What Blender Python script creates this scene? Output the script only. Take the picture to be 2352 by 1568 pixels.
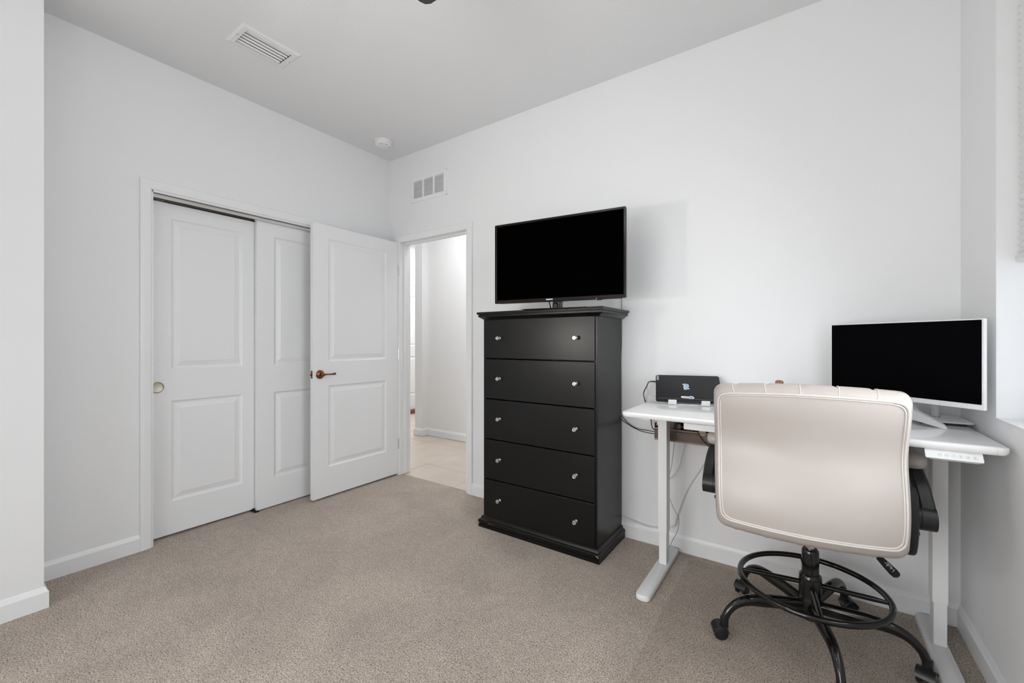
import bpy, bmesh, math, random
from mathutils import Vector, Matrix
random.seed(7)
C = bpy.context.scene.collection
S = bpy.context.scene
PI = math.pi
for o in list(bpy.data.objects): bpy.data.objects.remove(o)

# ------------------------------------------------------------------ camera, world, lights, exposure
CAMH = 1.197
YAW = math.radians(34.87)
cd = bpy.data.cameras.new('camera'); cam = bpy.data.objects.new('camera', cd); C.objects.link(cam)
cd.sensor_width = 36.0; cd.lens = 36.0*967/2352; cd.clip_start = 0.02
cam.location = (0, 0, CAMH); cam.rotation_euler = (PI/2, 0, YAW)
S.camera = cam
S.view_settings.view_transform = 'Standard'; S.view_settings.look = 'None'
S.view_settings.gamma = 1.0; S.view_settings.use_curve_mapping = False
S.view_settings.exposure = -0.10
W = bpy.data.worlds.new('world'); S.world = W; W.use_nodes = True
W.node_tree.nodes['Background'].inputs[0].default_value = (0.86, 0.93, 1.0, 1)
W.node_tree.nodes['Background'].inputs[1].default_value = 1.6

def area(name, loc, target, sx, sy, power, col=(1, 1, 1), spread=PI):
    l = bpy.data.lights.new(name, 'AREA'); l.shape = 'RECTANGLE'; l.size = sx; l.size_y = sy
    l.energy = power; l.color = col; l.spread = spread
    o = bpy.data.objects.new(name, l); C.objects.link(o); o.location = loc
    d = Vector(target) - Vector(loc); o.rotation_euler = d.to_track_quat('-Z', 'Z').to_euler()
    return o
area('window_daylight', (0.70, 1.30, 1.42), (-2.6, 1.15, 0.45), 1.45, 1.00, 19, (0.95, 0.985, 1.0), 2.3)
area('rear_fill', (-1.20, -1.56, 1.00), (-0.50, 1.2, 0.10), 1.8, 1.6, 23, (1.0, 0.995, 0.985), 2.2)  # added soft fill from behind the camera, no known window there
area('photo_flash', (-0.30, -0.55, 1.72), (-1.35, 2.2, 1.55), 0.30, 0.30, 1.2, (1.0, 0.98, 0.96))
area('left_flash', (-2.42, -0.62, 1.22), (-1.87, 0.08, 1.62), 0.15, 0.15, 5.5, (1, 0.94, 0.88), 1.9)
area('bounce_fill', (-0.6, -0.75, 1.75), (-0.6, -0.95, 2.84), 0.5, 0.5, 14, (1, 0.99, 0.98))  # added fill aimed at the ceiling to soften the whole room
pl = bpy.data.lights.new('fan_fill', 'POINT'); pl.energy = 8; pl.shadow_soft_size = 0.09; pl.color = (1, 0.985, 0.97)  # added fill below the fan, brightens the lower walls
po = bpy.data.objects.new('fan_fill', pl); C.objects.link(po); po.location = (-1.14, 0.50, 2.28)
area('hall_fill', (-2.85, 3.15, 2.78), (-2.85, 3.15, 0), 1.2, 0.6, 17, (1, 0.995, 0.99))  # added area fill that brightens the hallway, its source is unseen
area('foyer_light', (-4.7, 4.4, 2.78), (-4.7, 4.4, 0), 0.9, 1.6, 36, (1, 0.99, 0.97))

# ------------------------------------------------------------------ materials
def mat(name, col, rough=0.5, metal=0.0, spec=0.5, **kw):
    m = bpy.data.materials.new(name); m.use_nodes = True
    b = m.node_tree.nodes['Principled BSDF']
    b.inputs['Base Color'].default_value = (*col, 1); b.inputs['Roughness'].default_value = rough
    b.inputs['Metallic'].default_value = metal; b.inputs['Specular IOR Level'].default_value = spec
    for k, v in kw.items(): b.inputs[k.replace('_', ' ')].default_value = v
    return m
def nodes(m): return m.node_tree.nodes, m.node_tree.links, m.node_tree.nodes['Principled BSDF']
def add_noise(m, scale, bump=0.1, dist=0.002, c1=None, c2=None, detail=4, stretch=None, rough=None):
    n, l, b = nodes(m)
    tc = n.new('ShaderNodeTexCoord'); tx = n.new('ShaderNodeTexNoise')
    tx.inputs['Scale'].default_value = scale; tx.inputs['Detail'].default_value = detail
    src = tc.outputs['Object']
    if stretch:
        mp = n.new('ShaderNodeMapping'); mp.inputs['Scale'].default_value = stretch
        l.new(src, mp.inputs['Vector']); src = mp.outputs['Vector']
    l.new(src, tx.inputs['Vector'])
    if bump:
        bp = n.new('ShaderNodeBump'); bp.inputs['Strength'].default_value = bump; bp.inputs['Distance'].default_value = dist
        l.new(tx.outputs['Fac'], bp.inputs['Height']); l.new(bp.outputs['Normal'], b.inputs['Normal'])
    if c1:
        r = n.new('ShaderNodeValToRGB'); r.color_ramp.elements[0].color = (*c1, 1); r.color_ramp.elements[1].color = (*c2, 1)
        r.color_ramp.elements[0].position = 0.35; r.color_ramp.elements[1].position = 0.65
        l.new(tx.outputs['Fac'], r.inputs['Fac']); l.new(r.outputs['Color'], b.inputs['Base Color'])
    if rough:
        mr = n.new('ShaderNodeMapRange'); mr.inputs['To Min'].default_value = rough[0]; mr.inputs['To Max'].default_value = rough[1]
        l.new(tx.outputs['Fac'], mr.inputs['Value']); l.new(mr.outputs['Result'], b.inputs['Roughness'])
    return m
M = {}
M['wall'] = add_noise(mat('wall_paint', (0.862, 0.868, 0.876), 0.75, spec=0.25), 90, 0.10, 0.0015)
M['ceil'] = add_noise(mat('ceiling_texture_paint', (0.822, 0.828, 0.836), 0.85, spec=0.2), 55, 0.35, 0.003)
M['trim'] = mat('trim_gloss_white', (0.873, 0.88, 0.89), 0.32, spec=0.45)
M['door'] = add_noise(mat('door_satin_white', (0.858, 0.865, 0.875), 0.38, spec=0.4), 60, 0.05, 0.001, stretch=(6, 6, 0.5))
M['black'] = add_noise(mat('black_lacquered_wood', (0.0028, 0.0026, 0.0024), 0.3, spec=0.36), 40, 0.015, 0.0004, stretch=(1, 14, 14), rough=(0.27, 0.31))
M['gap'] = mat('dark_gap', (0.004, 0.004, 0.004), 0.9)
M['chrome'] = mat('brushed_nickel', (0.62, 0.60, 0.58), 0.24, 1.0)
M['chrome_dark'] = mat('dark_polished_chrome', (0.35, 0.33, 0.31), 0.12, 1.0)
M['bronze'] = mat('oil_rubbed_bronze', (0.22, 0.10, 0.055), 0.22, 1.0)
M['brass'] = mat('antique_brass', (0.46, 0.38, 0.27), 0.30, 1.0)
M['cup'] = mat('brass_cup_floor', (0.52, 0.50, 0.42), 0.42, 0.6)
M['screen'] = mat('screen_black', (0.0002, 0.0002, 0.0002), 0.5, spec=0.004)
M['mscreen'] = mat('matte_monitor_screen', (0.0016, 0.0016, 0.0022), 0.5, spec=0.02)
M['tvbezel'] = mat('piano_black_bezel', (0.010, 0.006, 0.0045), 0.22, spec=0.22)
M['tvedge'] = mat('tv_side_band', (0.09, 0.085, 0.08), 0.3, 0.6)
M['white_metal'] = mat('white_powder_coat', (0.82, 0.825, 0.83), 0.35, spec=0.45)
M['desktop'] = mat('white_gloss_laminate', (0.90, 0.90, 0.90), 0.05, spec=0.55)
M['white_plastic'] = mat('white_plastic', (0.86, 0.865, 0.87), 0.28, spec=0.5)
M['grey_print'] = mat('grey_print', (0.28, 0.28, 0.29), 0.6)
M['grey_faint'] = mat('pale_grey_print', (0.58, 0.58, 0.6), 0.5)
M['laptop'] = mat('graphite_laptop_shell', (0.013, 0.013, 0.0165), 0.42, spec=0.3)
M['laptop2'] = mat('laptop_edge_blue_black', (0.02, 0.02, 0.035), 0.25, spec=0.5)
M['sticker'] = mat('sticker_white', (0.85, 0.87, 0.9), 0.4)
M['blue'] = mat('sticker_blue', (0.18, 0.36, 0.60), 0.4)
M['tag'] = mat('silver_tag', (0.5, 0.5, 0.5), 0.35, 0.4)
M['leather'] = add_noise(mat('ivory_bonded_leather', (0.50, 0.455, 0.425), 0.38, spec=0.45), 14, 0.10, 0.006, detail=6)
M['leather2'] = mat('ivory_leather_piping', (0.66, 0.62, 0.585), 0.34, spec=0.45)
M['bplastic'] = mat('black_nylon_plastic', (0.012, 0.012, 0.0125), 0.36, spec=0.45)
M['bgloss'] = mat('gloss_black_steel', (0.006, 0.0055, 0.005), 0.13, spec=0.6)
M['copper'] = mat('taupe_metal_rim', (0.30, 0.22, 0.18), 0.45, 0.3)
M['bcable'] = mat('black_cable', (0.012, 0.012, 0.012), 0.45)
M['wcable'] = mat('white_cable', (0.72, 0.72, 0.72), 0.4)
M['gcable'] = mat('grey_cable', (0.22, 0.22, 0.22), 0.45)
M['red'] = mat('standby_led', (0.8, 0.02, 0.03), 0.4, Emission_Color=(1, 0.05, 0.07, 1), Emission_Strength=3.0)
M['fan'] = add_noise(mat('charcoal_fan_blade', (0.035, 0.035, 0.036), 0.55), 220, 0.2, 0.001, (0.028, 0.028, 0.029), (0.06, 0.06, 0.062))
M['wood'] = add_noise(mat('red_brown_threshold', (0.20, 0.05, 0.02), 0.4), 30, 0.1, 0.001, (0.13, 0.03, 0.012), (0.30, 0.085, 0.04))
M['cork'] = add_noise(mat('red_brown_cork', (0.42, 0.16, 0.08), 0.8), 120, 0.6, 0.003, (0.28, 0.10, 0.05), (0.52, 0.24, 0.14))
M['strip'] = mat('power_strip_taupe', (0.10, 0.08, 0.07), 0.5)
M['dark'] = mat('duct_interior_grey', (0.035, 0.035, 0.035), 0.8); M['mid'] = mat('grille_backing_grey', (0.60, 0.60, 0.60), 0.7)
M['glass'] = mat('window_glass', (1, 1, 1), 0.0, Transmission_Weight=1.0, IOR=1.05)
M['shade'] = mat('cellular_shade_fabric', (0.9, 0.9, 0.9), 0.8, Subsurface_Weight=0.0)
M['globe'] = mat('frosted_lamp_globe', (0.85, 0.85, 0.84), 0.5)
M['bottle'] = mat('white_glazed_bottle', (0.8, 0.79, 0.77), 0.2)
M['tile'] = add_noise(mat('beige_porcelain_tile', (0.62, 0.53, 0.44), 0.28, spec=0.45), 3.5, 0.0, 0.001, (0.63, 0.545, 0.46), (0.69, 0.61, 0.53), detail=6)
M['grout'] = mat('grout', (0.40, 0.33, 0.27), 0.9)
# carpet: tufted cut pile
def carpet():
    m = mat('beige_cut_pile_carpet', (0.36, 0.29, 0.23), 0.97, spec=0.12, Sheen_Weight=0.12, Sheen_Roughness=0.6)
    n, l, b = nodes(m)
    tc = n.new('ShaderNodeTexCoord')
    def noise(sc, det, rough=0.6, dist=0.0):
        t = n.new('ShaderNodeTexNoise'); t.inputs['Scale'].default_value = sc; t.inputs['Detail'].default_value = det
        t.inputs['Roughness'].default_value = rough; t.inputs['Distortion'].default_value = dist
        l.new(tc.outputs['Object'], t.inputs['Vector']); return t
    fine = noise(180, 4, 0.72, 0.3); mid = noise(30, 3); big = noise(2.6, 3, 0.55, 0.6)
    vo = n.new('ShaderNodeTexVoronoi'); vo.inputs['Scale'].default_value = 210; l.new(tc.outputs['Object'], vo.inputs['Vector'])
    r = n.new('ShaderNodeValToRGB'); e = r.color_ramp.elements
    e[0].position = 0.35; e[0].color = (0.12, 0.092, 0.072, 1)
    e[1].position = 0.66; e[1].color = (0.88, 0.765, 0.66, 1)
    k = e.new(0.47); k.color = (0.50, 0.42, 0.352, 1)
    l.new(fine.outputs['Fac'], r.inputs['Fac'])
    def mult(a, fac_out, lo, hi, vmin=0.35, vmax=0.65):
        mr = n.new('ShaderNodeMapRange'); mr.inputs['From Min'].default_value = vmin; mr.inputs['From Max'].default_value = vmax
        mr.inputs['To Min'].default_value = lo; mr.inputs['To Max'].default_value = hi; l.new(fac_out, mr.inputs['Value'])
        mx = n.new('ShaderNodeVectorMath'); mx.operation = 'SCALE'; l.new(a, mx.inputs[0]); l.new(mr.outputs['Result'], mx.inputs['Scale'])
        return mx.outputs['Vector']
    c = mult(r.outputs['Color'], mid.outputs['Fac'], 0.93, 1.07)
    c = mult(c, big.outputs['Fac'], 0.90, 1.08)
    l.new(c, b.inputs['Base Color'])
    ad = n.new('ShaderNodeMath'); ad.operation = 'SUBTRACT'; l.new(fine.outputs['Fac'], ad.inputs[0])
    ms = n.new('ShaderNodeMath'); ms.operation = 'MULTIPLY'; ms.inputs[1].default_value = 0.35; l.new(vo.outputs['Distance'], ms.inputs[0])
    l.new(ms.outputs[0], ad.inputs[1])
    bp = n.new('ShaderNodeBump'); bp.inputs['Strength'].default_value = 0.9; bp.inputs['Distance'].default_value = 0.007
    l.new(ad.outputs[0], bp.inputs['Height']); l.new(bp.outputs['Normal'], b.inputs['Normal'])
    return m
M['carpet'] = carpet()
def perforated():
    m = mat('perforated_taupe_mesh', (0.16, 0.115, 0.095), 0.5, 0.3)
    n, l, b = nodes(m); out = n['Material Output']
    tc = n.new('ShaderNodeTexCoord'); ws = []
    for ax, sgn in ((1, 1), (1, -1)):
        mp = n.new('ShaderNodeMapping'); mp.inputs['Rotation'].default_value = (0, sgn*PI/4, 0); mp.inputs['Scale'].default_value = (1, 0, 1)
        l.new(tc.outputs['Object'], mp.inputs['Vector'])
        w = n.new('ShaderNodeTexWave'); w.bands_direction = 'X'; w.inputs['Scale'].default_value = 80
        l.new(mp.outputs['Vector'], w.inputs['Vector']); ws.append(w)
    mu = n.new('ShaderNodeMath'); mu.operation = 'MULTIPLY'; l.new(ws[0].outputs['Fac'], mu.inputs[0]); l.new(ws[1].outputs['Fac'], mu.inputs[1])
    gt = n.new('ShaderNodeMath'); gt.operation = 'LESS_THAN'; gt.inputs[1].default_value = 0.36; l.new(mu.outputs[0], gt.inputs[0])
    l.new(gt.outputs[0], b.inputs['Alpha'])
    return m
M['perf'] = perforated()
def vinyl():
    m = bpy.data.materials.new('clear_vinyl_mat'); m.use_nodes = True; n = m.node_tree.nodes; l = m.node_tree.links
    n.remove(n['Principled BSDF'])
    tr = n.new('ShaderNodeBsdfTransparent'); tr.inputs[0].default_value = (0.995, 0.993, 0.99, 1)
    df = n.new('ShaderNodeBsdfDiffuse'); df.inputs[0].default_value = (0.50, 0.43, 0.37, 1)
    gl = n.new('ShaderNodeBsdfGlossy'); gl.inputs['Roughness'].default_value = 0.42; gl.inputs[0].default_value = (0.5, 0.5, 0.5, 1)
    a = n.new('ShaderNodeMixShader'); a.inputs[0].default_value = 0.045; l.new(tr.outputs[0], a.inputs[1]); l.new(df.outputs[0], a.inputs[2])
    b = n.new('ShaderNodeMixShader'); b.inputs[0].default_value = 0.015; l.new(a.outputs[0], b.inputs[1]); l.new(gl.outputs[0], b.inputs[2])
    l.new(b.outputs[0], n['Material Output'].inputs[0]); return m
M['vinyl'] = vinyl()

# ------------------------------------------------------------------ mesh helpers (all in world metres)
def BM(): return bmesh.new()
def world_loc(o):
    v = Vector((0, 0, 0))
    while o: v += o.location; o = o.parent
    return v
def obj(name, bm, m, parent=None, smooth=None, recalc=True):
    if recalc: bmesh.ops.recalc_face_normals(bm, faces=bm.faces)
    me = bpy.data.meshes.new(name)
    if parent: bmesh.ops.translate(bm, verts=bm.verts, vec=-world_loc(parent)); loc = None
    bm.to_mesh(me); bm.free()
    for mm in (m if isinstance(m, (list, tuple)) else [m]): me.materials.append(M[mm])
    if smooth is not None:
        for p in me.polygons: p.use_smooth = True
        me.set_sharp_from_angle(angle=math.radians(smooth))
    o = bpy.data.objects.new(name, me); C.objects.link(o)
    if parent: o.parent = parent
    return o
def thing(name, loc, label, cat, group=None):
    o = bpy.data.objects.new(name, None); C.objects.link(o); o.location = loc; o.empty_display_size = 0.1
    o['label'] = label; o['category'] = cat
    if group: o['group'] = group
    return o
def tag(o, label, cat, group=None):
    o['label'] = label; o['category'] = cat
    if group: o['group'] = group
    return o
def struct(o): o['kind'] = 'structure'; return o
def bx(bm, x0, x1, y0, y1, z0, z1, bev=0, seg=2, mi=0, T=None):
    vs = [bm.verts.new((x, y, z)) for x in (x0, x1) for y in (y0, y1) for z in (z0, z1)]
    idx = [(0, 1, 3, 2), (4, 6, 7, 5), (0, 4, 5, 1), (2, 3, 7, 6), (0, 2, 6, 4), (1, 5, 7, 3)]
    fs = [bm.faces.new([vs[i] for i in f]) for f in idx]
    allv = set(vs)
    if bev:
        es = set(e for f in fs for e in f.edges)
        r = bmesh.ops.bevel(bm, geom=list(es), offset=bev, segments=seg, profile=0.5, affect='EDGES')
        allv = set(v for f in r['faces'] for v in f.verts) | set(v for v in vs if v.is_valid)
        fs = list(set(f for v in allv for f in v.link_faces))
    for f in fs:
        if f.is_valid: f.material_index = mi
    if T: bmesh.ops.transform(bm, matrix=T, verts=[v for v in allv if v.is_valid])
    return bm
def loft(bm, rings, cap=True, closed=True, mi=0):
    R = [[bm.verts.new(p) for p in r] for r in rings]; n = len(R[0])
    for a, b in zip(R, R[1:]):
        for i in range(n if closed else n-1):
            j = (i+1) % n
            try: bm.faces.new((a[i], a[j], b[j], b[i])).material_index = mi
            except ValueError: pass
    if cap:
        for r in (R[0], R[-1]):
            try: bm.faces.new(r).material_index = mi
            except ValueError: pass
    return R
def smooth_path(pts, k=8):
    P = [Vector(p) for p in pts]; P = [2*P[0]-P[1]] + P + [2*P[-1]-P[-2]]; out = []
    for i in range(1, len(P)-2):
        a, b, c, d = P[i-1:i+3]
        for j in range(k):
            t = j/k
            out.append(0.5*((2*b) + (c-a)*t + (2*a-5*b+4*c-d)*t*t + (3*b-3*c+d-a)*t**3))
    out.append(P[-2]); return out
def tube(bm, pts, r, seg=10, closed=False, sc=(1, 1), up=None, cap=True, mi=0):
    P = [Vector(p) for p in pts]; n = len(P)
    rr = r if isinstance(r, (list, tuple)) else [r]*n
    if len(rr) != n: rr = [rr[0] + (rr[-1]-rr[0])*i/(n-1) for i in range(n)]
    rings = []; nrm = None
    for i in range(n):
        if closed: t = (P[(i+1) % n] - P[i-1])
        else: t = P[min(i+1, n-1)] - P[max(i-1, 0)]
        t.normalize()
        if up is not None: u = Vector(up)
        elif nrm is None: u = Vector((0, 0, 1)) if abs(t.z) < 0.9 else Vector((1, 0, 0))
        else: u = nrm
        u = (u - t*u.dot(t)).normalized(); nrm = u; v = t.cross(u)
        rings.append([P[i] + (u*math.cos(a)*sc[1] + v*math.sin(a)*sc[0])*rr[i] for a in (2*PI*k/seg for k in range(seg))])
    if closed: rings.append(rings[0])
    loft(bm, rings, cap=cap and not closed, mi=mi)
    if closed: bmesh.ops.remove_doubles(bm, verts=bm.verts, dist=1e-6)
    return bm
def lathe(bm, prof, T=Matrix(), seg=28, mi=0, sx=1, sy=1):
    rings = [[T @ Vector((r*math.cos(a)*sx, r*math.sin(a)*sy, z)) for a in (2*PI*k/seg for k in range(seg))] for r, z in prof]
    loft(bm, rings, mi=mi); return bm
def prism(bm, outline, T, d0, d1, bev=0, mi=0):
    a = [T @ Vector((x, y, d0)) for x, y in outline]; b = [T @ Vector((x, y, d1)) for x, y in outline]
    loft(bm, [a, b], mi=mi); return bm
def rrect(x0, x1, y0, y1, r, k=5):
    out = []
    for cx, cy, a0 in ((x1-r, y1-r, 0), (x0+r, y1-r, 90), (x0+r, y0+r, 180), (x1-r, y0+r, 270)):
        for i in range(k+1):
            a = math.radians(a0 + 90*i/k); out.append((cx+r*math.cos(a), cy+r*math.sin(a)))
    return out
def frame(o, xa, ya):
    xa = Vector(xa).normalized(); ya = Vector(ya); ya = (ya - xa*ya.dot(xa)).normalized(); za = xa.cross(ya)
    return Matrix(((xa.x, ya.x, za.x, o[0]), (xa.y, ya.y, za.y, o[1]), (xa.z, ya.z, za.z, o[2]), (0, 0, 0, 1)))
def text(name, body, size, T, m, parent, extr=0.0003, spacing=1.0, bold=0.0):
    cu = bpy.data.curves.new(name, 'FONT'); cu.body = body; cu.size = size; cu.extrude = extr
    cu.align_x = 'CENTER'; cu.align_y = 'CENTER'; cu.space_character = spacing; cu.offset = bold; cu.resolution_u = 3
    o = bpy.data.objects.new('tmp', cu); C.objects.link(o)
    bpy.context.view_layer.update()
    me = bpy.data.meshes.new_from_object(o.evaluated_get(bpy.context.evaluated_depsgraph_get()))
    bpy.data.objects.remove(o); bpy.data.curves.remove(cu)
    me.transform(T); me.transform(Matrix.Translation(-world_loc(parent))); me.materials.clear(); me.materials.append(M[m]); me.name = name
    q = bpy.data.objects.new(name, me); C.objects.link(q); q.parent = parent; return q

# ------------------------------------------------------------------ room shell
XA, YB, XC, CH = -3.123, 2.527, 0.535, 2.845
XJ, YJ = -2.81, 0.35            # projecting wall on the left
YF = -1.65                      # wall behind the camera
T_ = 0.12
def wall(name, boxes, m='wall'):
    bm = BM()
    for b in boxes: bx(bm, *b)
    return struct(obj(name, bm, m))
# floor: carpet
bm = BM(); bx(bm, -3.9, XC+T_, YF-T_, 2.527, -0.06, 0.0); bx(bm, -2.995, -2.19, 2.527, 2.562, -0.06, 0.0)
struct(obj('floor', bm, 'carpet'))
bm = BM(); hx0, hx1, hy0, hy1 = -2.560, -2.418, 1.022, 1.262
bx(bm, -3.9, hx0, YF-T_, YB+T_, CH, CH+0.12); bx(bm, hx1, XC+0.4, YF-T_, YB+T_, CH, CH+0.12); bx(bm, hx0, hx1, YF-T_, hy0, CH, CH+0.12); bx(bm, hx0, hx1, hy1, YB+T_, CH, CH+0.12)
struct(obj('ceiling', bm, 'ceil'))
CO0, CO1, COZ = 0.813, 2.033, 2.08      # closet opening along wall A
wall('wall_left', [(XA-T_, XA, YJ-0.1, CO0, 0, CH), (XA-T_, XA, CO1, YB, 0, CH), (XA-T_, XA, CO0, CO1, COZ, CH)])
DX0, DX1, DZ = -3.005, -2.185, 2.10     # doorway rough opening in wall B
wall('wall_back', [(-3.9, DX0, YB, YB+T_, 0, CH), (DX1, XC+T_, YB, YB+T_, 0, CH), (DX0, DX1, YB, YB+T_, DZ, CH)])
wall('wall_closet', [(-3.9, -3.8, YJ-0.1, YB, 0, CH), (-3.9, XA-T_, YJ-0.2, YJ-0.1, 0, CH)])
wall('wall_alcove', [(XA-T_, XJ, YF-T_, YJ, 0, CH)])
WY0, WY1, WZ0, WZ1 = 0.55, 2.127, 0.932, 2.42
wall('wall_right', [(XC, XC+0.16, YF-T_, WY0, 0, CH), (XC, XC+0.16, WY1, YB, 0, CH), (XC, XC+0.16, WY0, WY1, 0, WZ0), (XC, XC+0.16, WY0, WY1, WZ1, CH)])
RX0, RX1, RZ0, RZ1 = -2.15, -0.25, 0.18, 2.00  # opening added in the unseen wall for the rear fill
wall('wall_front', [(XA, RX0, YF-T_, YF, 0, CH), (RX1, XC+0.16, YF-T_, YF, 0, CH), (RX0, RX1, YF-T_, YF, 0, RZ0), (RX0, RX1, YF-T_, YF, RZ1, CH)])

# baseboards with a stepped ogee cap
def base_run(bm, path, h=0.095, t=0.014):
    """path: list of ((x, y), (mx, my)); m is the (mitred) outward offset direction"""
    prof = [(0, 0), (t, 0), (t, h-0.022), (t-0.002, h-0.019), (t-0.005, h-0.015), (t-0.008, h-0.007), (t-0.009, h-0.003), (t-0.0115, h), (0, h)]
    loft(bm, [[Vector((p[0]+m[0]*a, p[1]+m[1]*a, z)) for a, z in prof] for p, m in path])
bm = BM(); base_run(bm, [((XJ, YF), (1, 1)), ((XJ, YJ), (1, 1)), ((XA, YJ), (1, 1)), ((XA, CO0-0.056), (1, 0))]); struct(obj('baseboard_left', bm, 'trim', smooth=30))
bm = BM(); base_run(bm, [((XA, CO1+0.056), (1, 0)), ((XA, YB), (1, -1)), ((DX0-0.04, YB), (0, -1))]); struct(obj('baseboard_corner', bm, 'trim', smooth=30))
bm = BM(); base_run(bm, [((DX1+0.05, YB), (0, -1)), ((XC, YB), (-1, -1))]); struct(obj('baseboard_back', bm, 'trim', smooth=30))
bm = BM(); base_run(bm, [((XC, YB), (-1, -1)), ((XC, YF), (-1, 1))]); struct(obj('baseboard_right', bm, 'trim', smooth=30))
bm = BM(); base_run(bm, [((XC, YF), (-1, 1)), ((XJ, YF), (1, 1))]); struct(obj('baseboard_front', bm, 'trim', smooth=30))

# casings: profile swept round an opening (left side, head, right side) with mitred corners
def casing(bm, a0, a1, zt, plane, w=0.056, t=0.016):
    prof = [(0.004, 0), (0.004, 0.007), (0.008, 0.010), (0.018, 0.011), (0.030, 0.014), (0.044, t), (w-0.003, t), (w, t-0.003), (w, 0)]
    rings = []
    for side in range(4):
        r = []
        for q, d in prof:
            if side == 0: a, z = a0-q, 0
            elif side == 1: a, z = a0-q, zt+q
            elif side == 2: a, z = a1+q, zt+q
            else: a, z = a1+q, 0
            r.append(plane(a, d, z))
        rings.append(r)
    loft(bm, rings)
bm = BM(); casing(bm, CO0, CO1, COZ, lambda a, d, z: (XA+d, a, z)); struct(obj('trim_1', bm, 'trim', smooth=25))
bm = BM(); casing(bm, DX0+0.02, DX1-0.02+0.015, DZ-0.022, lambda a, d, z: (a, YB-d, z)); struct(obj('trim_2', bm, 'trim', smooth=25))
# closet jamb liner, head and bypass track
bm = BM(); jx0, jx1 = XA-T_-0.004, XA+0.001
bx(bm, jx0, jx1, CO0-0.004, CO0+0.006, 0, COZ); bx(bm, jx0, jx1, CO1-0.006, CO1+0.004, 0, COZ); bx(bm, jx0, jx1, CO0, CO1, COZ-0.008, COZ+0.004)
tr = struct(obj('trim_3', bm, 'trim'))
bm = BM()
for x in (-3.146, -3.186, -3.226): bx(bm, x-0.0015, x+0.0015, CO0+0.006, CO1-0.006, COZ-0.032, COZ-0.008)
bx(bm, -3.2275, -3.1445, CO0+0.006, CO1-0.006, COZ-0.011, COZ-0.008)
obj('sliding_track', bm, 'chrome', tr)
bm = BM()
for y in (0.87, 1.36, 1.50, 1.95): bx(bm, -3.178, -3.170, y-0.02, y+0.02, COZ-0.045, COZ-0.012) if y > 1.4 else bx(bm, -3.212, -3.204, y-0.02, y+0.02, COZ-0.045, COZ-0.012)
obj('track_hanger', bm, 'chrome', tr)
bm = BM(); bx(bm, -3.222, -3.150, 1.382, 1.412, 0.0, 0.006); bx(bm, -3.190, -3.186, 1.382, 1.412, 0, 0.022)
obj('floor_guide', bm, 'bplastic', tr)
# doorway jamb liner with stops
bm = BM(); JX0, JX1, JZ = DX0+0.018, DX1-0.018, DZ-0.018
bx(bm, DX0, JX0, YB-0.001, YB+T_+0.001, 0, DZ); bx(bm, JX1, DX1, YB-0.001, YB+T_+0.001, 0, DZ); bx(bm, DX0, DX1, YB-0.001, YB+T_+0.001, JZ, DZ)
bx(bm, JX0, JX0+0.011, YB+0.04, YB+0.075, 0, JZ, 0.003); bx(bm, JX1-0.011, JX1, YB+0.04, YB+0.075, 0, JZ, 0.003); bx(bm, JX0, JX1, YB+0.04, YB+0.075, JZ-0.014, JZ)
tj = struct(obj('trim_4', bm, 'trim'))
bm = BM(); bx(bm, JX1-0.002, JX1+0.0005, YB+0.004, YB+0.034, 0.92, 0.98); obj('strike_plate', bm, 'bronze', tj)

# panelled doors; the slab runs along y, thickness in x, moulded panels both faces
def rect_ring(x, y0, y1, z0, z1, q): return [(x, y0+q, z0+q), (x, y1-q, z0+q), (x, y1-q, z1-q), (x, y0+q, z1-q)]
def panel_door(name, xf, th, y0, y1, z0, z1, py0, py1, panels):
    """xf front face x (faces +x)."""
    bm = BM(); xb = xf-th
    ys = [y0, py0, py1, y1]
    zs = [z0] + [z for p in sorted(panels) for z in p] + [z1]
    bx(bm, xb, xf, y0, py0, z0, z1); bx(bm, xb, xf, py1, y1, z0, z1)
    for a, b in zip(zs[0::2], zs[1::2]): bx(bm, xb, xf, py0, py1, a, b)
    bmesh.ops.remove_doubles(bm, verts=bm.verts, dist=1e-5)
    o = struct(obj(name, bm, 'door'))
    for pz0, pz1 in panels:
        bm = BM(); prof = [(0, 0), (0.004, -0.003), (0.009, -0.008), (0.017, -0.010), (0.022, -0.0095), (0.046, -0.003), (0.049, -0.0015)]
        R = [rect_ring(xf+d, py0, py1, pz0, pz1, q) for q, d in prof]
        R2 = [rect_ring(xb-d, py0, py1, pz0, pz1, q) for q, d in prof]
        loft(bm, R2[::-1] + R)
        obj('panel', bm, 'door', o)
    return o
d1 = panel_door('door_1', -3.199, 0.034, 0.8205, 1.436, 0.014, 2.042, 0.926, 1.326, [(0.213, 0.833), (1.026, 1.953)])
d2 = panel_door('door_2', -3.158, 0.030, 1.401, 2.025, 0.010, 2.058, 1.516, 1.912, [(0.213, 0.833), (1.026, 1.953)])
# finger pull on door_1
bm = BM(); Tp = frame((-3.199, 0.857, 0.920), (0, 1, 0), (0, 0, 1))
lathe(bm, [(0.0275, -0.004), (0.0280, 0.002), (0.0305, 0.0032), (0.0335, 0.002), (0.0345, -0.0005)], Tp, 36)
fp = obj('finger_pull', bm, 'brass', d1, smooth=40)
bm = BM(); lathe(bm, [(0.0283, -0.004), (0.0283, 0.0006), (0.027, 0.0003), (0.001, 0.0001)], Tp, 36); obj('cup', bm, 'cup', fp, smooth=40)
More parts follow.
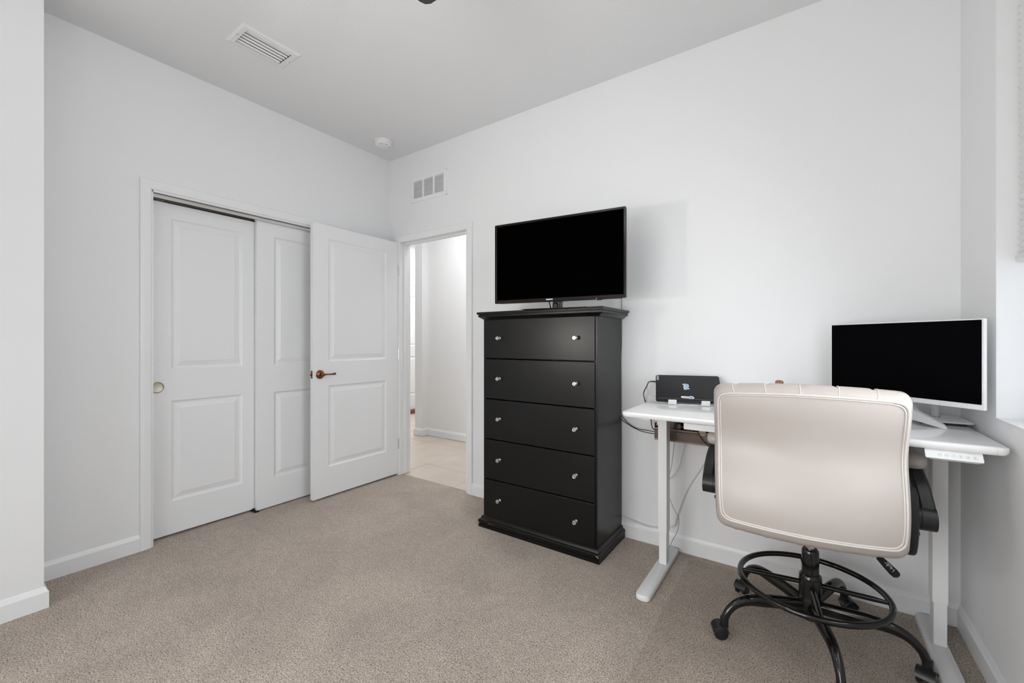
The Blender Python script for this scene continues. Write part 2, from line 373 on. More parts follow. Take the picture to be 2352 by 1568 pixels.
# room door leaf, standing open at right angles to the back wall
LX = -2.998
d3 = panel_door('door_3', LX, 0.035, 1.719, 2.515, 0.016, 2.083, 1.843, 2.388, [(0.237, 0.860), (1.045, 1.982)])
bm = BM(); bx(bm, LX-0.029, LX-0.006, 1.7175, 1.7195, 0.921, 0.979, 0.001); obj('latch_plate', bm, 'bronze', d3)
bm = BM(); bx(bm, LX-0.024, LX-0.011, 1.708, 1.7185, 0.940, 0.955, 0.003); obj('latch_bolt', bm, 'bronze', d3)
for side in (1, -1):
    xs = LX if side == 1 else LX-0.035
    Tr = frame((xs, 1.774, 0.949), (0, 1, 0), (0, 0, side))
    bm = BM(); lathe(bm, [(0.0335, 0), (0.0335, 0.003), (0.030, 0.007), (0.020, 0.011), (0.013, 0.014), (0.012, 0.034), (0.0135, 0.038), (0.013, 0.046), (0.009, 0.050), (0.001, 0.051)], Tr, 32)
    if side == 1: lever = obj('door_handle', bm, 'bronze', d3, smooth=40)
    else: lever = obj('door_handle', bm, 'bronze', d3, smooth=40)
    bm = BM(); pts = smooth_path([(xs+side*0.042, 1.778, 0.949), (xs+side*0.045, 1.805, 0.950), (xs+side*0.045, 1.84, 0.949), (xs+side*0.044, 1.873, 0.951)], 6)
    tube(bm, pts, [0.0115, 0.0105, 0.009, 0.008, 0.0072, 0.0065, 0.006, 0.0058, 0.0056, 0.0056, 0.0057, 0.0058, 0.006, 0.0063, 0.0067, 0.0072, 0.0078, 0.0084, 0.0088], 14)
    obj('lever', bm, 'bronze', lever, smooth=50)
for z in (0.28, 1.08, 1.83):
    bm = BM(); bx(bm, LX-0.003, LX+0.0012, 2.5135, 2.5175, z-0.045, z+0.045); tube(bm, [(LX+0.003, 2.5175, z-0.045), (LX+0.003, 2.5175, z+0.045)], 0.0045, 10)
    obj('hinge', bm, 'chrome', d3)

# ------------------------------------------------------------------ hallway beyond the doorway
HY = 3.81
bm = BM(); bx(bm, -5.6, -1.4, YB+T_, 6.2, -0.06, -0.006); bx(bm, -2.995, -2.19, 2.562, YB+T_, -0.06, -0.006); bx(bm, -5.6, -3.9, 1.2, YB+T_, -0.06, -0.006)
hf = struct(obj('floor_hall', bm, 'grout'))
gx = [-3.68 + 0.645*k for k in range(-3, 4)]; gy = [2.917 + 0.628*k for k in range(-3, 6)]
for i in range(len(gx)-1):
    for j in range(len(gy)-1):
        x0, x1, y0, y1 = gx[i]+0.002, gx[i+1]-0.002, gy[j]+0.002, gy[j+1]-0.002
        x0 = max(x0, -5.6); x1 = min(x1, -1.4)
        if x1 > -3.9 and y1 < YB+T_: continue
        if x0 < -3.9 and j < 1: pass
        if y0 < 2.562 and x1 > -3.9:
            if x1 < -2.995 or x0 > -2.19: y0 = YB+T_
            else: y0 = 2.563
        if y1-y0 < 0.02: continue
        if HY+0.02 < y0 and x0 > -4.0: continue
        bm = BM(); bx(bm, x0, x1, y0, y1, -0.02, -0.003 + random.uniform(-0.0004, 0.0004), 0.0012, 1)
        obj('tile', bm, 'tile', hf)
wall('wall_hall', [(-3.985, -1.4, HY, HY+T_, 0, CH), (-4.114, -3.985, HY-0.085, 6.2, 0, CH)])
wall('wall_foyer', [(-5.5, -5.42, 1.2, 4.45, 0, CH), (-5.5, -5.42, 5.45, 6.2, 0, CH), (-5.5, -5.42, 4.45, 5.45, 2.16, CH), (-5.6, -3.9, 1.1, 1.2, 0, CH), (-5.6, -4.0, 6.2, 6.3, 0, CH)])
wall('wall_hall_end', [(-1.4, -1.3, YB+T_, HY+T_, 0, CH)])
bm = BM(); bx(bm, -5.6, -1.3, YB+T_, 6.3, CH, CH+0.1); bx(bm, -5.6, -3.9, 1.1, YB+T_, CH, CH+0.1); struct(obj('ceiling_hall', bm, 'ceil'))
bm = BM(); base_run(bm, [((-4.114, 6.2), (-1, 0)), ((-4.114, HY-0.085), (-1, -1)), ((-3.985, HY-0.085), (1, -1)), ((-3.985, HY), (1, -1)), ((-1.4, HY), (0, -1))])
struct(obj('baseboard_hall', bm, 'trim', smooth=30))
d4 = panel_door('door_4', -5.425, 0.045, 4.46, 5.44, 0.06, 2.13, 4.60, 5.30, [(0.3, 0.95), (1.12, 1.95)])
bm = BM(); bx(bm, -5.47, -5.36, 4.45, 5.45, -0.003, 0.055, 0.006); obj('threshold', bm, 'wood', d4)
bm = BM(); casing(bm, 4.45, 5.45, 2.145, lambda a, d, z: (-5.42+d, a, z)); struct(obj('trim_5', bm, 'trim', smooth=25))
for z in (0.35, 1.1, 1.9):
    bm = BM(); tube(bm, [(-5.414, 5.445, z-0.05), (-5.414, 5.445, z+0.05)], 0.006, 8); obj('hinge', bm, 'chrome', d4)

# ------------------------------------------------------------------ windows
def window_unit(name, plane, u0, u1, z0, z1, depth):
    """plane(u, d, z): d measured outward from inside of the frame"""
    def b(bm, a0, a1, d0, d1, c0, c1):
        P = [plane(a, d, c) for a in (a0, a1) for d in (d0, d1) for c in (c0, c1)]
        xs = [p[0] for p in P]; ys = [p[1] for p in P]; zs = [p[2] for p in P]
        bx(bm, min(xs), max(xs), min(ys), max(ys), min(zs), max(zs))
    bm = BM(); w = 0.045; mz = (z0+z1)/2
    b(bm, u0, u0+w, 0, depth, z0, z1); b(bm, u1-w, u1, 0, depth, z0, z1); b(bm, u0+w, u1-w, 0, depth, z0, z0+w); b(bm, u0+w, u1-w, 0, depth, z1-w, z1)
    b(bm, u0+w, u1-w, 0, depth*0.8, mz-0.02, mz+0.02)
    o = struct(obj(name, bm, 'white_plastic'))
    for c0, c1 in ((z0+w, mz-0.02), (mz+0.02, z1-w)):
        bm = BM(); b(bm, u0+w, u1-w, depth*0.4, depth*0.4+0.004, c0, c1); obj('pane', bm, 'glass', o)
    return o
window_unit('window_1', lambda u, d, z: (XC+0.125+d, u, z), WY0, WY1, WZ0, WZ1, 0.04)
window_unit('added_window', lambda u, d, z: (u, YF-0.07-d, z), RX0, RX1, RZ0, RZ1, 0.04)  # made-up window, added to frame the rear fill
bm = BM(); bx(bm, XC-0.001, XC+0.125, WY0, WY1, WZ0-0.002, WZ0+0.004); struct(obj('trim_6', bm, 'trim'))
sh = thing('cellular_shade', (XC+0.06, 1.34, 1.46), 'white pleated cellular window shade raised halfway in the right window recess', 'window shade')
bm = BM(); n = 40; zt, zb = 2.40, 1.485; fr = []; bk = []
for i in range(2*n+1):
    z = zb + (zt-zb)*i/(2*n); fr.append((XC+0.045 if i % 2 else XC+0.060, z)); bk.append((XC+0.100 if i % 2 else XC+0.085, z))
loft(bm, [[(x, y, z) for x, z in fr + bk[::-1]] for y in (WY0+0.012, WY1-0.010)]); obj('pleated_fabric', bm, 'shade', sh)
bm = BM(); bx(bm, XC+0.040, XC+0.103, WY0+0.010, WY1-0.007, 1.462, 1.486, 0.006, 3); obj('bottom_rail', bm, 'white_plastic', sh, smooth=40)
bm = BM(); bx(bm, XC+0.038, XC+0.105, WY0+0.004, WY1-0.004, 2.395, 2.42); obj('head_rail', bm, 'white_plastic', sh)

# ------------------------------------------------------------------ ceiling register, smoke detector, wall grille
rg = thing('ceiling_register', (-2.487, 1.142, CH), 'white rectangular air register with angled louvres set in the ceiling', 'air vent')
bm = BM(); X0, X1, Y0, Y1 = -2.592, -2.380, 0.989, 1.295; x0, x1, y0, y1 = -2.560, -2.418, 1.022, 1.262
def rr(z, q, a=(X0, X1, Y0, Y1)): return [(a[0]+q, a[2]+q, z), (a[1]-q, a[2]+q, z), (a[1]-q, a[3]-q, z), (a[0]+q, a[3]-q, z)]
loft(bm, [rr(CH, 0), rr(CH-0.002, 0), rr(CH-0.008, 0.012), rr(CH-0.009, 0, (x0, x1, y0, y1)), rr(CH+0.05, 0, (x0, x1, y0, y1))], cap=False)
obj('frame', bm, 'ceil', rg, recalc=False)
for k in range(5):
    bm = BM(); xc = x0 + 0.007 + (x1-x0-0.034)*k/4
    T = Matrix.Translation((xc, 0, CH+0.004)) @ Matrix.Rotation(math.radians(-22), 4, 'Y')
    bx(bm, -0.0068, 0.0068, y0+0.001, y1-0.001, -0.0007, 0.0007, T=T); obj('louvre', bm, 'trim', rg)
bm = BM(); bx(bm, x0, x1, y0, y1, CH+0.06, CH+0.065); obj('damper', bm, 'dark', rg)
for y in (1.006, 1.279):
    bm = BM(); lathe(bm, [(0.004, 0), (0.0035, -0.0015), (0.0005, -0.002)], Matrix.Translation((-2.487, y, CH-0.0085)), 10); obj('screw', bm, 'chrome', rg)

sd = thing('smoke_detector', (-2.855, 2.24, CH), 'round white smoke detector on the ceiling near the corner', 'smoke detector')
Td = Matrix.Translation((-2.855, 2.24, CH)) @ Matrix.Scale(-1, 4, (0, 0, 1))
bm = BM(); lathe(bm, [(0.071, 0), (0.071, 0.009), (0.066, 0.011), (0.066, 0.013)], Td, 40); obj('base', bm, 'white_plastic', sd, smooth=30)
bm = BM(); lathe(bm, [(0.060, 0.011), (0.065, 0.013), (0.066, 0.024), (0.062, 0.033), (0.050, 0.038), (0.020, 0.040), (0.0005, 0.040)], Td, 40); obj('cover', bm, 'white_plastic', sd, smooth=40)
for k in range(3):
    a = math.radians(-60+60*k); bm = BM(); lathe(bm, [(0.004, 0), (0.004, 0.0012), (0.0005, 0.0013)], Matrix.Translation((-2.855+0.045*math.cos(a), 2.24+0.045*math.sin(a), CH-0.0395)), 8); obj('vent_hole', bm, 'dark', sd)

wg = thing('return_air_grille', (-2.62, YB, 2.505), 'white wall grille with three columns of louvres above the doorway', 'air vent')
bm = BM(); X0, X1, Z0, Z1 = -2.832, -2.410, 2.402, 2.612; iz0, iz1 = 2.436, 2.584
cols = [(-2.800, -2.694), (-2.674, -2.568), (-2.548, -2.444)]
xs = [X0+0.004] + [v for c in cols for v in c] + [X1-0.004]
for a, b in zip(xs[0::2], xs[1::2]): bx(bm, a, b, YB-0.007, YB+0.0, iz0, iz1)
bx(bm, X0+0.004, X1-0.004, YB-0.007, YB, Z0+0.004, iz0); bx(bm, X0+0.004, X1-0.004, YB-0.007, YB, iz1, Z1-0.004)
bx(bm, X0, X1, YB-0.003, YB+0.001, Z0, Z0+0.006); bx(bm, X0, X1, YB-0.003, YB+0.001, Z1-0.006, Z1); bx(bm, X0, X0+0.006, YB-0.003, YB+0.001, Z0, Z1); bx(bm, X1-0.006, X1, YB-0.003, YB+0.001, Z0, Z1)
obj('frame', bm, 'trim', wg)
bm = BM(); bx(bm, X0+0.01, X1-0.01, YB-0.0012, YB-0.0002, iz0, iz1); obj('backing', bm, 'mid', wg)
for a, b in cols:
    for k in range(12):
        z = iz0 + (iz1-iz0)*(k+0.5)/12
        T = Matrix.Translation((0, YB-0.0042, z)) @ Matrix.Rotation(math.radians(52), 4, 'X')
        bm = BM(); bx(bm, a, b, -0.0062, 0.0048, -0.0005, 0.0005, T=T); obj('louvre', bm, 'trim', wg)

# ------------------------------------------------------------------ ceiling fan (only a blade tip shows)
FX, FY = -1.14, 0.50
fan = thing('ceiling_fan', (FX, FY, CH), 'charcoal ceiling fan blade tip reaching into the top edge of the view', 'ceiling fan')
bm = BM(); lathe(bm, [(0.001, CH), (0.07, CH), (0.065, CH-0.05), (0.03, CH-0.07), (0.013, CH-0.075), (0.013, CH-0.20), (0.001, CH-0.20)], Matrix.Translation((FX, FY, 0)), 24); obj('downrod', bm, 'fan', fan, smooth=35)
bm = BM(); lathe(bm, [(0.001, 2.66), (0.05, 2.66), (0.10, 2.63), (0.115, 2.58), (0.115, 2.53), (0.09, 2.50), (0.001, 2.50)], Matrix.Translation((FX, FY, 0)), 32); obj('motor_housing', bm, 'fan', fan, smooth=35)
bm = BM(); lathe(bm, [(0.001, 2.505), (0.085, 2.505), (0.085, 2.47), (0.07, 2.43), (0.04, 2.405), (0.001, 2.395)], Matrix.Translation((FX, FY, 0)), 32); obj('light_bowl', bm, 'globe', fan, smooth=35)
for k in range(5):
    A = math.radians(91.0 + 72*k)
    T = Matrix.Translation((FX, FY, 2.515)) @ Matrix.Rotation(A, 4, 'Z') @ Matrix.Rotation(math.radians(-8), 4, 'X')
    out = [(0.17, -0.045), (0.24, -0.062), (0.55, -0.068), (0.625, -0.066), (0.648, -0.058), (0.660, -0.040), (0.664, 0.0), (0.660, 0.040), (0.648, 0.058), (0.625, 0.066), (0.55, 0.068), (0.24, 0.062), (0.17, 0.045)]
    bm = BM(); prism(bm, out, T, -0.004, 0.004); bl = obj('blade', bm, 'fan', fan)
    bm = BM(); prism(bm, [(0.09, -0.02), (0.22, -0.03), (0.22, 0.03), (0.09, 0.02)], T, 0.0045, 0.010); obj('blade_bracket', bm, 'fan', bl)

# ------------------------------------------------------------------ black tall dresser
DR = thing('dresser', (-1.322, 2.32, 0), 'tall black five-drawer dresser with round metal knobs against the back wall', 'dresser')
bx0, bx1, byf, byb = -1.717, -0.929, 2.145, 2.512
bm = BM()
bx(bm, bx0, bx0+0.018, byf, byb, 0.02, 1.345); bx(bm, bx1-0.018, bx1, byf+0.0, byb, 0.02, 1.345, 0.0012, 1)
bx(bm, bx0+0.018, bx1-0.018, byb-0.008, byb, 0.02, 1.345); bx(bm, bx0+0.018, bx1-0.018, byf+0.024, byb-0.008, 0.02, 0.06)
bx(bm, bx0+0.018, bx1-0.018, byf+0.024, byb-0.008, 1.325, 1.345)
obj('carcass', bm, 'black', DR)
zsep = [0.066, 0.3126, 0.5705, 0.829, 1.0875, 1.349]
for i in range(5):
    a, b = zsep[i]+0.0032, zsep[i+1]-0.0032
    if i == 4: b = 1.340
    bm = BM(); bx(bm, bx0+0.003, bx1-0.0115, byf-0.006, byf+0.012, a, b, 0.0018, 2)
    bx(bm, bx0+0.022, bx1-0.022, byf+0.012, byb-0.04, a+0.02, b-0.04)
    dr = obj('drawer', bm, 'black', DR)
    zk = {0: 0.1925, 1: 0.449, 2: 0.708, 3: 0.962, 4: 1.2175}[i]
    for xk in (-1.585, -1.052):
        Tk = frame((xk, byf-0.006, zk), (1, 0, 0), (0, 0, 1))
        bm = BM(); lathe(bm, [(0.009, 0), (0.009, 0.002), (0.0055, 0.004), (0.005, 0.014), (0.0075, 0.018), (0.0118, 0.022), (0.0122, 0.024), (0.0122, 0.0275), (0.0112, 0.0285), (0.0102, 0.0282), (0.0095, 0.0288), (0.001, 0.0290)], Tk, 24)
        obj('knob', bm, 'chrome', dr, smooth=35)
def rect_sweep(bm, prof, x0, x1, y0, y1, cap=True):
    """prof: (outset, z); open to the back wall side (no outset at y1)"""
    loft(bm, [[(x0-q, y0-q, z), (x1+q, y0-q, z), (x1+q, y1, z), (x0-q, y1, z)] for q, z in prof], cap=cap)
bm = BM()
rect_sweep(bm, [(0.0, 1.334), (0.006, 1.338), (0.018, 1.346), (0.026, 1.352), (0.030, 1.353), (0.031, 1.356), (0.031, 1.364), (0.030, 1.366), (0.030, 1.369), (0.036, 1.3695), (0.0385, 1.372), (0.039, 1.378), (0.038, 1.383), (0.0355, 1.385)], -1.704, -0.917, 2.140, 2.505)
obj('top', bm, 'black', DR, smooth=25)
bm = BM()
rect_sweep(bm, [(0.025, 0.0), (0.025, 0.018), (0.020, 0.022), (0.020, 0.024), (0.026, 0.027), (0.026, 0.044), (0.022, 0.049), (0.015, 0.052), (0.012, 0.058), (0.010, 0.066), (0.004, 0.070), (-0.003, 0.0705)], -1.7165, -0.931, 2.143, 2.512)
obj('plinth', bm, 'black', DR, smooth=25)

M['chip'] = mat('bare_board_chip', (0.42, 0.33, 0.25), 0.8)
for x, z, w, h in ((-0.9205, 0.040, 0.016, 0.004), (-0.9130, 0.035, 0.005, 0.010), (-1.655, 0.0375, 0.006, 0.004), (-1.640, 0.036, 0.010, 0.003), (-1.615, 0.0355, 0.004, 0.003)):
    bm = BM(); y = 2.1165
    loft(bm, [[(x-w/2, yy, z-h*0.3), (x-w*0.1, yy, z-h/2), (x+w/2, yy, z-h*0.2), (x+w*0.35, yy, z+h/2), (x-w*0.3, yy, z+h*0.4)] for yy in (y, y+0.002)]); obj('paint_chip', bm, 'chip', DR)
# ------------------------------------------------------------------ television on the dresser
TL_, TR_ = Vector((-1.5644, 2.0605, 0)), Vector((-0.772, 2.1525, 0))
ux = (TR_-TL_).normalized(); TVW = (TR_-TL_).length; zb, ztp = 1.4275, 1.9075
TT = frame((TL_.x, TL_.y, zb), ux, (0, 0, 1))         # local x along, y up, z toward viewer
TV = thing('television', ((TL_.x+TR_.x)/2, 2.20, 1.385), 'black flat television switched off, standing on the dresser', 'television')
H = ztp-zb
def rb(bm, x0, x1, y0, y1, z0, z1, T, bev=0, seg=2, mi=0): return bx(bm, x0, x1, y0, y1, z0, z1, bev, seg, mi, T)
bm = BM(); rb(bm, 0.001, TVW-0.001, 0.001, H-0.001, -0.028, -0.006, TT, 0.003); obj('side_band', bm, 'tvedge', TV, smooth=35)
bm = BM(); bz, bb = 0.013, 0.020
def ringr(x0, x1, y0, y1, z, r): return [TT @ Vector((a, b, z)) for a, b in rrect(x0, x1, y0, y1, r, 5)]
loft(bm, [ringr(0, TVW, 0, H, -0.008, 0.006), ringr(0, TVW, 0, H, -0.001, 0.006), ringr(0.0015, TVW-0.0015, 0.0015, H-0.0015, 0.0008, 0.005), ringr(bz-0.002, TVW-bz+0.002, bb-0.002, H-bz+0.002, 0.0, 0.002), ringr(bz, TVW-bz, bb, H-bz, -0.002, 0.001)], cap=False)
obj('bezel', bm, 'tvbezel', TV, smooth=35, recalc=True)
bm = BM(); rb(bm, bz-0.001, TVW-bz+0.001, bb-0.001, H-bz+0.001, -0.0065, -0.0018, TT); obj('screen', bm, 'screen', TV)
bm = BM(); rb(bm, 0.12, TVW-0.12, 0.05, H-0.09, -0.065, -0.028, TT, 0.012); rb(bm, 0.02, TVW-0.02, 0.0, 0.05, -0.045, -0.008, TT, 0.008); obj('rear_housing', bm, 'bplastic', TV, smooth=40)
bm = BM(); sxm = TVW/2-0.01
rb(bm, sxm-0.022, sxm+0.022, -0.040, 0.03, -0.062, -0.040, TT, 0.004); rb(bm, sxm+0.020, sxm+0.034, -0.040, 0.03, -0.056, -0.044, TT, 0.003)
rb(bm, sxm-0.20, sxm+0.20, -0.0424, -0.0400, -0.165, 0.020, TT, 0.001); obj('stand', bm, 'bplastic', TV, smooth=40)
bm = BM(); lathe(bm, [(0.016, 0), (0.016, 0.02), (0.012, 0.03), (0.002, 0.032)], TT @ Matrix.Translation((sxm-0.004, -0.035, -0.034)) @ Matrix.Rotation(-PI/2, 4, 'X'), 16); obj('stand_neck', bm, 'bplastic', TV, smooth=40)
text('brand_lettering', 'SAMSUNG', 0.0088, TT @ Matrix.Translation((TVW*0.455, 0.0105, 0.0011)), 'sticker', TV, 0.0002, 1.05, 0.0004)
bm = BM(); rb(bm, TVW*0.80, TVW*0.80+0.030, -0.007, 0.002, -0.010, -0.001, TT, 0.002); rb(bm, TVW*0.80+0.028, TVW*0.80+0.042, -0.004, 0.002, -0.010, -0.002, TT, 0.001); obj('sensor_foot', bm, 'tvbezel', TV, smooth=40)
bm = BM(); lathe(bm, [(0.0022, 0), (0.0022, 0.0008), (0.0003, 0.0009)], TT @ Matrix.Translation((TVW*0.80+0.001, 0.002, 0.0009)), 10); obj('standby_light', bm, 'red', TV)
bm = BM(); tube(bm, smooth_path([TT @ Vector((TVW*0.425, 0.004, -0.050)), TT @ Vector((TVW*0.431, -0.018, -0.056)), TT @ Vector((TVW*0.438, -0.035, -0.066)), (-1.22, 2.30, 1.3895), (-1.20, 2.40, 1.3895), (-1.20, 2.500, 1.3895)]), 0.0035, 8)
tag(obj('television_power_cable', bm, 'bcable', smooth=60), 'black cable running from under the television back across the dresser top', 'cable')
bm = BM(); tube(bm, smooth_path([(-0.925, 2.24, 1.50), (-0.925, 2.38, 1.55), (-0.925, 2.49, 1.53), (-0.929, 2.514, 1.46), (-0.930, 2.5195, 1.40), (-0.931, 2.5205, 1.2), (-0.94, 2.5205, 0.98)]), 0.0016, 6)
tag(obj('thin_signal_wire', bm, 'bcable', smooth=60), 'thin black wire hanging behind the right end of the television', 'cable')

# ------------------------------------------------------------------ standing desk
DK = thing('standing_desk', (-0.10, 2.22, 0), 'white height-adjustable standing desk with keypad under the glossy top', 'desk')
dx0, dx1, dyf, dyb, dz = -0.711, 0.516, 1.918, 2.520, 0.869
bm = BM()
def dring(q, z, r=0.022): return [(x, y, z) for x, y in rrect(dx0+q, dx1-q, dyf+q, dyb-q*0.2, max(r-q*0.3, 0.004), 7)]
loft(bm, [dring(0.012, dz-0.0255), dring(0.006, dz-0.024), dring(0.002, dz-0.019), dring(0.0, dz-0.012), dring(0, dz-0.003), dring(0.001, dz-0.001), dring(0.003, dz)])
obj('desktop', bm, 'desktop', DK, smooth=28)
bm = BM(); bx(bm, 0.4855, 0.4862, dyf-0.0004, dyf+0.004, dz-0.022, dz-0.003); obj('edge_seam', bm, 'grey_faint', DK)
bm = BM()
for y in (2.15, 2.42): bx(bm, -0.60, 0.42, y, y+0.035, dz-0.062, dz-0.027)
bx(bm, -0.64, -0.595, 1.98, 2.48, dz-0.040, dz-0.0255); bx(bm, 0.403, 0.447, 1.98, 2.48, dz-0.040, dz-0.0255)
obj('under_frame', bm, 'white_metal', DK)
for x0, x1, fx0, fx1 in ((-0.639, -0.594, -0.652, -0.585), (0.4025, 0.4475, 0.386, 0.453)):
    bm = BM(); bx(bm, x0, x1, 2.265, 2.330, 0.190, dz-0.04, 0.0025); lg = obj('leg', bm, 'white_metal', DK)
    bm = BM(); bx(bm, x0+0.004, x1-0.0025, 2.269, 2.326, 0.026, 0.195, 0.002); obj('inner_column', bm, 'white_metal', lg)
    bm = BM(); pts = rrect(fx0, fx1, 1.930, 2.500, 0.028, 6)
    def fr_(q, z): return [(x, y, z) for x, y in rrect(fx0+q, fx1-q, 1.930+q, 2.500-q, 0.028, 6)]
    loft(bm, [fr_(0.001, 0.002), fr_(0, 0.004), fr_(0, 0.021), fr_(0.002, 0.026), fr_(0.005, 0.028)]); obj('foot', bm, 'white_metal', lg, smooth=35)
# drawer under the top
bm = BM(); bx(bm, -0.440, 0.10, 1.955, 1.962, 0.811, 0.838, 0.001); bx(bm, -0.436, 0.096, 1.962, 2.17, 0.813, 0.815); bx(bm, -0.436, -0.433, 1.962, 2.17, 0.813, 0.836); bx(bm, 0.093, 0.096, 1.962, 2.17, 0.813, 0.836)
bx(bm, -0.437, -0.425, 1.99, 2.17, 0.834, dz-0.0255); bx(bm, 0.085, 0.097, 1.99, 2.17, 0.834, dz-0.0255)
obj('slim_drawer', bm, 'white_metal', DK)
# keypad
ax = Vector((1, 0.012, 0)).normalized(); p00 = Vector((0.324, 1.930, 0.844)); down = Vector((0, -0.018, -0.026)).normalized()
KT = frame(p00, ax, -down)                        # local x right, y up along the face, z out
bm = BM(); kout = rrect(0, 0.133, -0.0315, 0.001, 0.004, 4)
prism(bm, kout, KT, -0.006, 0.0); kp = obj('keypad', bm, 'white_plastic', DK)
bm = BM(); bx(bm, 0.012, 0.124, -0.0315, 0.0, -0.012, -0.005, T=KT); bx(bm, 0.02, 0.115, -0.012, 0.004, -0.05, -0.004, T=KT); obj('keypad_housing', bm, 'white_plastic', kp)
for i, ch in enumerate(['up', 'down', '1', '2', '3', '4']):
    cx, cy = 0.035+0.0159*i, -0.0185
    Tb = KT @ Matrix.Translation((cx, cy, 0))
    bm = BM(); lathe(bm, [(0.0056, -0.0002), (0.0056, 0.0004), (0.0049, 0.0004), (0.0049, -0.0002)], Tb, 24); obj('button', bm, 'grey_faint', kp)
    if i < 2:
        s = 1 if i == 0 else -1; bm = BM()
        tube(bm, [Tb @ Vector((-0.0036, -0.0009*s, 0.0003)), Tb @ Vector((0, 0.0012*s, 0.0003)), Tb @ Vector((0.0036, -0.0009*s, 0.0003))], 0.00045, 6); obj('arrow_mark', bm, 'grey_print', kp)
    else: text('numeral', ch, 0.0082, Tb @ Matrix.Translation((0, 0, 0.0002)), 'grey_print', kp, 0.0001)
# cable tray
bm = BM(); ty0, ty1, tz0, tz1, tx0, tx1 = 2.395, 2.495, 0.650, 0.712, -0.692, 0.10
bx(bm, tx0, tx1, ty0, ty0+0.0015, tz0+0.008, tz1-0.008); bx(bm, tx0, tx1, ty1-0.0015, ty1, tz0, 0.80); bx(bm, tx0, tx1, ty0, ty1, tz0, tz0+0.0015); ct = obj('cable_tray', bm, 'perf', DK)
bm = BM(); tube(bm, [(tx0, ty0, tz1), (tx1, ty0, tz1)], 0.0055, 8); tube(bm, [(tx0, ty0, tz0+0.004), (tx1, ty0, tz0+0.004)], 0.0055, 8)
bx(bm, tx0-0.002, tx0, ty0-0.004, ty0+0.034, tz0-0.002, 0.742); bx(bm, tx0-0.002, tx0, ty0+0.03, ty1, tz0, 0.72); bx(bm, tx1, tx1+0.002, ty0, ty1, tz0, 0.742)
bx(bm, -0.50, -0.462, ty1-0.05, ty1-0.047, 0.71, dz-0.026); bx(bm, -0.462, -0.43, ty0-0.002, ty0+0.001, 0.70, dz-0.026); obj('tray_rim', bm, 'copper', ct)
ps = thing('power_strip', (-0.4, 2.44, 0.652), 'dark power strip with plugs lying in the tray under the desk', 'power strip')
bm = BM(); bx(bm, -0.60, -0.22, 2.420, 2.468, 0.653, 0.688, 0.006); obj('body', bm, 'strip', ps, smooth=40)
for i, (x, h, m_) in enumerate(((-0.575, 0.06, 'bplastic'), (-0.515, 0.085, 'strip'), (-0.46, 0.07, 'bplastic'), (-0.39, 0.05, 'strip'), (-0.32, 0.045, 'bplastic'))):
    bm = BM(); bx(bm, x-0.022, x+0.022, 2.412, 2.465, 0.688, 0.688+h, 0.007); obj('plug', bm, m_, ps, smooth=40)

# ------------------------------------------------------------------ laptop on a white riser
th, al = math.radians(16), math.radians(33)
e = Vector((math.cos(th), math.sin(th), 0)); bk_ = Vector((-math.sin(th), math.cos(th), 0))
upv = bk_*math.cos(al) + Vector((0, 0, math.sin(al)))
LO = Vector((-0.640, 2.230, 0.895)); LT = frame(LO, e, upv)       # local x right, y up the slope, z out of the lid
LW, LL = 0.320, 0.214
LP = thing('laptop', LO, 'closed dark graphite laptop with stickers, tilted on a white riser at the desk left', 'laptop')
bm = BM(); loft(bm, [[LT @ Vector((x, y, z)) for x, y in rrect(q, LW-q, q, LL-q, 0.010, 5)] for q, z in ((0.004, -0.018), (0.001, -0.0155), (0.0, -0.012), (0.001, -0.0085), (0.003, -0.008))]); obj('base', bm, 'laptop2', LP, smooth=35)
bm = BM(); loft(bm, [[LT @ Vector((x, y, z)) for x, y in rrect(q, LW-q, q, LL-q, 0.010, 5)] for q, z in ((0.003, -0.0072), (0.0005, -0.006), (0.0, -0.003), (0.0015, -0.0005), (0.003, 0.0))]); obj('lid', bm, 'laptop', LP, smooth=35)
bm = BM(); bx(bm, 0.012, LW-0.012, 0.0125, 0.0132, -0.0002, 0.0003, T=LT); obj('hinge_line', bm, 'chrome', LP)
bm = BM(); bx(bm, 0.10, LW-0.085, -0.0008, 0.004, -0.007, -0.001, T=LT); obj('hinge_cover', bm, 'laptop2', LP)
bm = BM(); prism(bm, rrect(0.005, 0.0155, 0.165, 0.205, 0.001, 2), LT, 0, 0.0005); tg = obj('logo_tag', bm, 'tag', LP)
text('lettering', 'Lenovo', 0.0085, LT @ Matrix.Translation((0.0103, 0.185, 0.0007)) @ Matrix.Rotation(PI/2, 4, 'Z'), 'grey_print', tg, 0.0001, 1.1, 0.0003)
# winged striped emblem sticker: white cut-out border with blue slanted strokes
def blobs(L, r, z0, z1, nm, m_, par):
    bm = BM()
    for (xa, ya, xb_, yb_) in L:
        d = Vector((xb_-xa, yb_-ya)); a = math.atan2(d.y, d.x); o_ = []
        for i in range(9): t = a+PI/2+PI*i/8; o_.append((xa+r*math.cos(t), ya+r*math.sin(t)))
        for i in range(9): t = a-PI/2+PI*i/8; o_.append((xb_+r*math.cos(t), yb_+r*math.sin(t)))
        prism(bm, o_, LT, z0, z1)
    return obj(nm, bm, m_, par)
cx, cy = 0.152, 0.112
sk = blobs([(cx-0.012, cy+0.021, cx+0.008, cy+0.012), (cx-0.008, cy+0.014, cx+0.010, cy+0.005), (cx-0.001, cy+0.022, cx+0.009, cy+0.016), (cx-0.005, cy+0.004, cx+0.006, cy-0.002), (cx-0.009, cy-0.001, cx+0.012, cy-0.014), (cx-0.008, cy-0.010, cx+0.003, cy-0.016), (cx-0.007, cy-0.018, cx-0.005, cy-0.020)], 0.0048, 0, 0.0004, 'emblem_sticker', 'sticker', LP)
